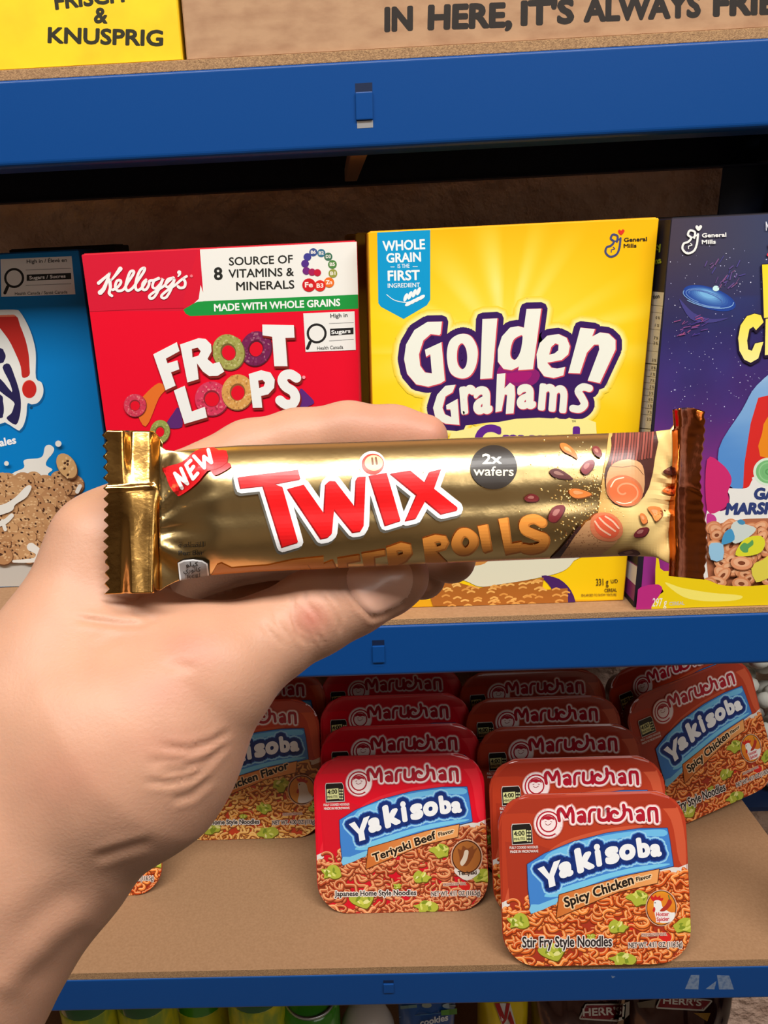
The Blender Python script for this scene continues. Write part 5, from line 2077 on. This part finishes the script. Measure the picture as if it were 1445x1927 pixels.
# sweeping second line of the name
OR = (228, 146, 62)
A.view(0, 740, 2.89)
A.poly([(1140, 1010), (1180, 934), (1204, 926), (1260, 952), (1450, 938), (1600, 906), (1760, 890), (1760, 1010)], OR)
A.view(680, 740, 2.1567)
RL = [A.S_poly([(248, 590), (300, 574), (340, 580), (352, 605), (338, 632), (300, 642), (330, 672), (360, 700), (262, 700)], 0, [[(296, 604), (302, 624), (322, 618), (324, 606), (314, 600)]]),
      A.S_poly(smooth_pts([(366, 600), (392, 555), (430, 548), (466, 575), (470, 615), (440, 650), (400, 656), (372, 636)], True, 5), 0, [smooth_pts([(404, 606), (416, 580), (434, 590), (436, 612), (420, 628)], True, 5)]),
      A.S_poly([(472, 540), (510, 532), (528, 636), (500, 646), (492, 640)]), A.S_poly([(556, 510), (592, 504), (606, 612), (648, 604), (652, 640), (584, 654)]),
      A.S_stroke([(732, 524), (700, 508), (664, 520), (662, 552), (706, 574), (742, 590), (730, 622), (690, 634), (660, 630)], 36),
      A.S_poly([(100, 628), (160, 606), (196, 614), (204, 650), (180, 680), (140, 700), (110, 700)], 0, [[(140, 640), (146, 660), (168, 652), (168, 640), (156, 636)]]),
      A.S_poly([(0, 652), (92, 636), (94, 656), (50, 664), (52, 700), (10, 700)]), A.S_poly([(-98, 672), (-12, 658), (-8, 678), (-60, 688), (-56, 720), (-92, 720)]),
      A.S_poly([(-170, 700), (-120, 680), (-100, 720), (-170, 730)]), A.S_poly([(-250, 700), (-220, 696), (-190, 740), (-240, 740)])]
A.halo(RL, 3, (196, 118, 48), (3, 3))
A.draw(RL, OR)
A.height = H0
# the big name
A.view(420, 840, 3.141)
TW = [A.S_poly([(92, 182), (442, 138), (456, 192), (300, 222), (350, 240), (442, 566), (350, 594), (238, 232), (106, 246)]),
      A.S_poly([(384, 250), (476, 226), (598, 400), (608, 225), (630, 204), (662, 206), (780, 360), (788, 200), (800, 180), (842, 178), (830, 470), (812, 500), (768, 506), (656, 370), (642, 515), (620, 536),
                (580, 544)]),
      A.S_poly([(866, 172), (966, 156), (1048, 438), (960, 466)]),
      A.S_poly([(992, 160), (1105, 142), (1192, 214), (1222, 150), (1288, 134), (1246, 250), (1384, 360), (1384, 376), (1290, 398), (1196, 320), (1140, 424), (1080, 438), (1146, 286)])]
A.halo(TW, 34, (92, 88, 80), (-8, 14))
A.ell(880, 106, 80, 78, (236, 236, 232), n=40)
A.halo(TW, 32, (240, 240, 240))
A.halo(TW, 2, (150, 14, 20), (-6, 5))
A.draw(TW, (222, 22, 26))
A.ell(884, 104, 66, 62, (200, 60, 44), n=36)
A.ell(890, 98, 54, 46, (226, 190, 140), n=36)
A.stroke([(880, 70), (884, 104)], 12, (120, 70, 40), 0)
A.stroke([(902, 68), (908, 102)], 12, (120, 70, 40), 0)
A.height = H0
A.step = 1e-4
# red flag with the word NEW
A.view(300, 820, 6.644)
RD = (200, 20, 26)
A.poly([(640, 400), (660, 470), (690, 496), (780, 460), (900, 380), (830, 330)], (168, 20, 26), 2)
A.poly([(48, 410), (180, 360), (280, 330), (360, 260), (450, 190), (560, 150), (690, 148), (740, 180), (836, 186), (846, 330), (700, 420), (600, 440), (500, 560), (390, 660), (260, 748), (215, 740), (130, 640), (80, 500)], RD, 2)
NW = [A.S_stroke(p, 44, 0) for p in ([(282, 655), (192, 470)], [(192, 470), (350, 600)], [(350, 600), (268, 410)], [(418, 540), (332, 365)], [(332, 365), (390, 310)], [(375, 455), (425, 385)], [(418, 540), (478, 470)],
                                     [(430, 255), (562, 400)], [(562, 400), (556, 260)], [(556, 260), (650, 335)], [(650, 335), (610, 175)])]
A.draw(NW, (240, 236, 234))
A.height = H0
# small dark print
INK = (26, 20, 12)
A.text('\ufe94\ufecc\ufec4\ufed8\ufee0\ufedf', (236, 1398), (556, 1392), 66, INK, 0.0)
A.text('Per Bar', (238, 1496), (556, 1490), 58, INK, 0.015)
A.poly([(222, 1584), (300, 1540), (420, 1528), (540, 1548), (612, 1590), (640, 1800), (250, 1850)], INK)
A.poly([(230, 1590), (300, 1556), (420, 1544), (540, 1562), (602, 1600), (628, 1800), (258, 1850)], (236, 236, 236))
A.poly([(248, 1602), (310, 1574), (420, 1562), (530, 1578), (584, 1610), (606, 1800), (276, 1850)], (150, 148, 148))
A.text('\ufeee\ufee0\ufef4\ufedb', (330, 1640), (486, 1628), 56, INK, 0.01)
A.text('\ufef1\ufead\ufeee\ufedf\ufe8e\ufedb', (300, 1712), (516, 1700), 56, INK, 0.01)
A.text('kcal', (350, 1786), (510, 1772), 50, INK, 0.01)


def cell_print(A):
    """cut every shape along the wrapper's own grid so that the print follows each fold"""
    V, Fc, C, mi = [], [], [], []
    for v, f, c, h, mt in A.items:
        Q = []
        for (px, py), hh in zip(v, h):
            yt, yb = interp(px, B_TOP), interp(px, B_BOT)
            Q.append((px, (py - yt) / (yb - yt) * 2 - 1, hh))
        for q in f:
            a, b, d = Q[q[0]], Q[q[1]], Q[q[2]]
            if (b[0] - a[0]) * (d[1] - a[1]) - (b[1] - a[1]) * (d[0] - a[0]) > 0:
                q = q[::-1]
            P = [tuple(Q[i]) + tuple(c[i]) for i in q]
            x0, x1 = min(p[0] for p in P), max(p[0] for p in P)
            i0, i1 = max(0, int((x0 - BX0) / (BX1 - BX0) * NX)), min(NX - 1, int((x1 - BX0) / (BX1 - BX0) * NX))
            for i in range(i0, i1 + 1):
                P1 = P
                if x0 < xs[i]:
                    P1 = clip_poly(P1, 0, xs[i], 1)
                if len(P1) >= 3 and x1 > xs[i + 1]:
                    P1 = clip_poly(P1, 0, xs[i + 1], -1)
                if len(P1) < 3:
                    continue
                v0, v1 = min(p[1] for p in P1), max(p[1] for p in P1)
                for j in range(NV):
                    if vv[j + 1] <= v0 or vv[j] >= v1:
                        continue
                    P2 = P1
                    if v0 < vv[j]:
                        P2 = clip_poly(P2, 1, vv[j], 1)
                    if len(P2) >= 3 and v1 > vv[j + 1]:
                        P2 = clip_poly(P2, 1, vv[j + 1], -1)
                    if len(P2) < 3:
                        continue
                    k = len(V)
                    for p in P2:
                        V.append(tuple(bl(bar_point(p[0], p[1], p[2] + 2.2e-4))))
                        C.append(p[3:7])
                    Fc.append(tuple(range(k, k + len(P2))))
                    mi.append(mt)
    return V, Fc, C, mi


V, Fc, C, mi = cell_print(A)
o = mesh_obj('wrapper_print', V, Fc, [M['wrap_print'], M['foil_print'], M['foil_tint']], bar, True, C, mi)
# ================================================================= goods on the bottom shelf, seen just under the low beam
def green_bottle(px, py, y, r, label, colour, lab, cap=None, group='green drink bottles', drop=17):
    """bottle whose shoulder shows at pixel (px, py)"""
    p = at_y(px, py + drop, y - r)
    o = empty('drink_bottle', (at_y(px, py, y).x, y, Z_BOT), label=label, cat='bottle', group=group)
    hl = p.z - Z_BOT
    prof = [(r * .86, 0.0), (r, .006), (r, hl), (r * .985, hl + .008), (r * .9, hl + .022), (r * .7, hl + .036), (r * .48, hl + .045), (r * .38, hl + .05), (r * .38, hl + .056)]
    lathe('bottle_body', prof, colour, o)
    lathe('wrap_label', [(r + .0004, hl - .09), (r + .0006, hl - .089), (r + .0006, hl - .003), (r + .0002, hl - .001)], lab, o)
    lathe('cap', [(r * .42, hl + .053), (r * .44, hl + .054), (r * .44, hl + .064), (r * .4, hl + .067)], cap or M['cap_green'], o)
    return o


M['glass_green'] = material('green_bottle_plastic', (24, 96, 34), 0.12, coat=0.6)
M['bright_green'] = material('bright_green_plastic', (66, 150, 34), 0.2, coat=0.5)
M['lab_yellow'] = material('yellow_green_label', (214, 208, 40), 0.4, noise_col=(60, (150, 176, 60), (1, 1, .4), 0.45, 0.6))
M['cap_green'] = material('dark_green_cap', (20, 70, 30), 0.4)
M['can_top'] = material('can_aluminium', (200, 204, 206), 0.28, metal=0.9)
M['white_plastic'] = material('white_plastic', (216, 206, 196), 0.35)
M['brown_strip'] = material('brown_band', (110, 84, 72), 0.5)
M['pouch_blue'] = material('blue_pouch', (20, 78, 150), 0.35, coat=0.3)
M['pouch_yellow'] = material('yellow_bag', (236, 206, 20), 0.35, coat=0.4, bump=(40, 0.002, 0.5, 3))
M['bag_brown'] = material('brown_crisp_bag', (70, 34, 26), 0.16, metal=0.55, coat=0.5)

green_bottle(172, 1903, 0.600, 0.030, 'dark green bottle nearest the forearm, under the low blue beam', M['glass_green'], M['lab_yellow'])
green_bottle(278, 1900, 0.600, 0.030, 'dark green bottle second from the forearm, bright glints on its shoulder', M['glass_green'], M['lab_yellow'])
green_bottle(381, 1897, 0.655, 0.032, 'mid green bottle third from the forearm', M['bright_green'], M['lab_yellow'])
green_bottle(486, 1897, 0.598, 0.031, 'green bottle with a broad yellow label, left of the silver topped can', M['glass_green'], M['lab_yellow'], drop=9)
# can with a silver top
p = at_y(585, 1902, 0.600)
o = empty('drink_can', (p.x, 0.60, Z_BOT), label='bright green can with a silver top', cat='can')
h = at_y(580, 1917, 0.572).z - Z_BOT
lathe('can_body', [(.026, 0), (.031, .006), (.031, h - .016), (.0275, h - .003)], M['bright_green'], o)
lathe('can_lid', [(.0277, h - .004), (.0282, h), (.0262, h), (.0245, h - .005), (.001, h - .005)], M['can_top'], o)
lathe('ring_pull', [(.0075, h - .0048), (.008, h - .004), (.004, h - .004)], M['can_top'], o, loc=(0, -.006, 0.0003))
# white bottle with an oval emblem
p = at_y(691, 1893, 0.600)
o = empty('white_bottle', (p.x, 0.60, Z_BOT), label='white rounded bottle with a brown band down its oval badge', cat='bottle')
h = p.z - Z_BOT
lathe('bottle_body', [(.026, 0), (.030, .008), (.0305, h - .05), (.028, h - .025), (.020, h - .006), (.008, h)], M['white_plastic'], o)
rows = []
vs, fs = [], []
for i in range(13):
    for j in range(9):
        a, b_ = (i / 12 - .5) * 2, (j / 8 - .5) * 2
        rr = .0309 - .0028 * max(0, b_ - .1) ** 2 - .002 * max(0, b_)
        an = a * .28
        vs.append((rr * math.sin(an), -rr * math.cos(an), h - .055 + b_ * .032))
for i in range(12):
    for j in range(8):
        k = i * 9 + j
        fs.append((k, k + 9, k + 10, k + 1))
mesh_obj('badge_band', vs, fs, M['brown_strip'], o, True)


def bag(name, px0, px1, py, y, h, depth, mat, label, cat, group=None, seed=1, lean=0.0, crimp=True):
    """pillow bag: bulging front and back, pinched top seam with teeth, creased film"""
    a, b_ = at_y(px0, py, y), at_y(px1, py, y)
    w = b_.x - a.x
    r = empty(name, (a.x + w / 2, y + depth / 2, Z_BOT), label=label, cat=cat, group=group)
    H = a.z - Z_BOT
    nx_, nz_ = 40, 46
    vs, fs = [], []
    for side in (-1, 1):
        for j in range(nz_ + 1):
            for i in range(nx_ + 1):
                u, v = i / nx_ * 2 - 1, j / nz_
                t = max(0.0, 1 - abs(u) ** 2.6) ** .6 * max(0.0, 1 - abs(v * 2 - 1) ** 5) ** .7
                n = noise.noise(Vector((u * 2.2, v * 5, seed * 3.1))) + .5 * noise.noise(Vector((u * 5, v * 11, seed)))
                d = depth / 2 * t * (1 + .28 * n) + .0004
                pinch = 1 - .07 * math.sin(math.pi * v) + .03 * noise.noise(Vector((v * 4, seed, 0)))
                z = H * v + (.002 * ((i % 2)) if j == nz_ else 0) + .006 * u * noise.noise(Vector((u * 2, seed, 5))) * (v > .5)
                vs.append((u * w / 2 * pinch, side * d, z))
    o_ = (nx_ + 1) * (nz_ + 1)
    for j in range(nz_):
        for i in range(nx_):
            k = j * (nx_ + 1) + i
            fs.append((k, k + 1, k + nx_ + 2, k + nx_ + 1))
            fs.append((o_ + k, o_ + k + nx_ + 1, o_ + k + nx_ + 2, o_ + k + 1))
    rim = list(range(nx_ + 1)) + [j * (nx_ + 1) + nx_ for j in range(1, nz_ + 1)] + [nz_ * (nx_ + 1) + i for i in range(nx_ - 1, -1, -1)] + [j * (nx_ + 1) for j in range(nz_ - 1, 0, -1)]
    for p_, q in zip(rim, rim[1:] + rim[:1]):
        fs.append((p_, o_ + p_, o_ + q, q))
    o = mesh_obj('bag_body', vs, fs, mat, r, True)
    bm = bmesh.new()
    bm.from_mesh(o.data)
    bmesh.ops.recalc_face_normals(bm, faces=bm.faces[:])
    bm.to_mesh(o.data)
    bm.free()
    tree = BVHTree.FromPolygons([Vector(v) for v in vs], fs)
    off = Vector(r.location)

    def mp(p_, hh):
        d = ray(*p_).normalized()
        hit, nrm, _, _ = tree.ray_cast(EYE - off, d)
        if hit is None:
            hit = at_y(p_[0], p_[1], y) - off
            return tuple(hit)
        return tuple(hit - d * (hh + .0024))
    return r, mp


def fine(A, n=3):
    """split large pieces so that the print can follow a curved bag"""
    out = []
    for v, f, c, h, mt in A.items:
        V, Fc, C, H2 = list(v), [], list(c), list(h)
        for q in f:
            tri = [(q[0], q[i], q[i + 1]) for i in range(1, len(q) - 1)]
            for _ in range(n):
                nt = []
                for a, b_, d in tri:
                    m_ = []
                    for x, y in ((a, b_), (b_, d), (d, a)):
                        V.append(((V[x][0] + V[y][0]) / 2, (V[x][1] + V[y][1]) / 2))
                        C.append(tuple((C[x][k] + C[y][k]) / 2 for k in range(4)))
                        H2.append(H2[x])
                        m_.append(len(V) - 1)
                    nt += [(a, m_[0], m_[2]), (b_, m_[1], m_[0]), (d, m_[2], m_[1]), (m_[0], m_[1], m_[2])]
                tri = nt
            Fc += tri
        out.append((V, Fc, C, H2, mt))
    A.items = out


r, mp = bag('snack_pouch', 750, 862, 1888, 0.585, .1, .03, M['pouch_blue'], 'blue pouch with white script beside the white bottle', 'pouch', seed=4)
A = Art()
A.step = 4.5e-4
A.view(560, 1827, 3.2111)
A.poly([(620, 212), (720, 204), (722, 222), (622, 232)], (110, 140, 140))
A.ell(780, 208, 30, 16, (150, 160, 150))
A.ell(915, 212, 40, 16, (150, 170, 180))
A.poly([(866, 240), (962, 226), (964, 262), (868, 270)], (90, 150, 60))
A.poly([(612, 276), (866, 252), (866, 258), (612, 282)], (60, 110, 160))
A.text('cookies', (740, 336), (910, 300), 40, (225, 230, 236), 0.03, slant=.2)
fine(A, 1)
A.build('pouch_print', mp, [M['print']], r)
r, mp = bag('snack_bag', 906, 1008, 1884, 0.60, .12, .05, M['pouch_yellow'], 'yellow snack bag with red and white diamonds', 'snack bag', seed=7)
A = Art()
A.step = 4.5e-4
A.view(560, 1827, 3.2111)
A.poly([(1190, 196), (1284, 196), (1320, 330), (1236, 330)], (226, 222, 216))
A.poly([(1190, 196), (1220, 196), (1260, 300), (1240, 330)], (178, 34, 36))
A.poly([(1262, 196), (1284, 196), (1262, 300), (1250, 270)], (178, 34, 36))
A.poly([(1284, 240), (1310, 320), (1290, 330), (1270, 290)], (178, 34, 36))
fine(A, 2)
A.build('bag_print', mp, [M['print']], r)
for k, (a, b_, yy, lb, words) in enumerate(((1012, 1192, .588, 'dark brown crisp bag with a red name badge, left one of two', [((356, 350), (600, 340), (604, 284), (380, 292))]),
                                            (1196, 1412, .592, 'dark brown crisp bag with a red name badge, right one of two', [((800, 292), (1064, 306), (1108, 256), (816, 240))]))):
    r, mp = bag('crisp_bag', a, b_, (1886, 1880)[k], yy, .15, .055, M['bag_brown'], lb, 'crisp bag', 'brown crisp bags', seed=11 + 5 * k)
    A = Art()
    A.step = 4.5e-4
    A.view(980, 1800, 3.1075)
    if k == 0:
        q = [(350, 360), (384, 286), (606, 284), (600, 360), (560, 372)]
        A.halo(A.S_poly(q), 9, (196, 190, 180))
        A.poly(q, (126, 28, 36))
        A.text("HERR'S", (362, 350), (590, 340), 46, (222, 214, 204), 0.03)
        A.poly([(610, 270), (636, 262), (634, 340), (600, 372)], (150, 140, 130))
    else:
        q = [(800, 296), (826, 236), (1110, 262), (1066, 310)]
        A.halo(A.S_poly(q), 9, (196, 190, 180))
        A.poly(q, (126, 28, 36))
        A.text("HERR'S", (830, 276), (1056, 290), 38, (222, 214, 204), 0.03)
        A.poly([(680, 270), (790, 250), (780, 300), (690, 300)], (110, 96, 78))
        A.poly([(1010, 330), (1110, 330), (1090, 380)], (150, 110, 40))
    fine(A, 3)
    A.build('bag_print', mp, [M['print']], r)

# ---------------------------------------------------------------- pale lumps in the shade at the far right of the lower shelf
M['foam'] = material('pale_foam', (206, 206, 196), 0.9, bump=(200, 0.0008, 0.4, 3))
rn = random.Random(31)
bm = bmesh.new()
FZ = at_y(1430, 1488, 0.82).z
o = box_obj('shelf_board', RX1 + 0.012, RX1 + 0.26, 0.79, 0.892, FZ - 0.006, FZ, M['shaded_blue'])
tag(o, 'dark panel beyond the end of the rack, under the pale foam', 'shelf panel')
spots = [Vector((rn.uniform(RX1 + 0.024, RX1 + 0.24), rn.uniform(0.805, 0.88), rn.uniform(FZ + 0.011, FZ + 0.24))) for _ in range(210)]
for c in spots:
    mt = Matrix.Translation(c) @ Matrix.Rotation(rn.uniform(0, 6), 4, (rn.random(), rn.random(), rn.random() + .1)) @ Matrix.Diagonal((rn.uniform(.010, .015), rn.uniform(.009, .011), rn.uniform(.009, .012), 1))
    bmesh.ops.create_icosphere(bm, subdivisions=2, radius=1.0, matrix=mt)
o = bm_obj('packing_foam', bm, M['foam'], None, True)
tag(o, 'pale lumpy packing foam in the shade beside the tilted tray', 'packing foam', kind='stuff')
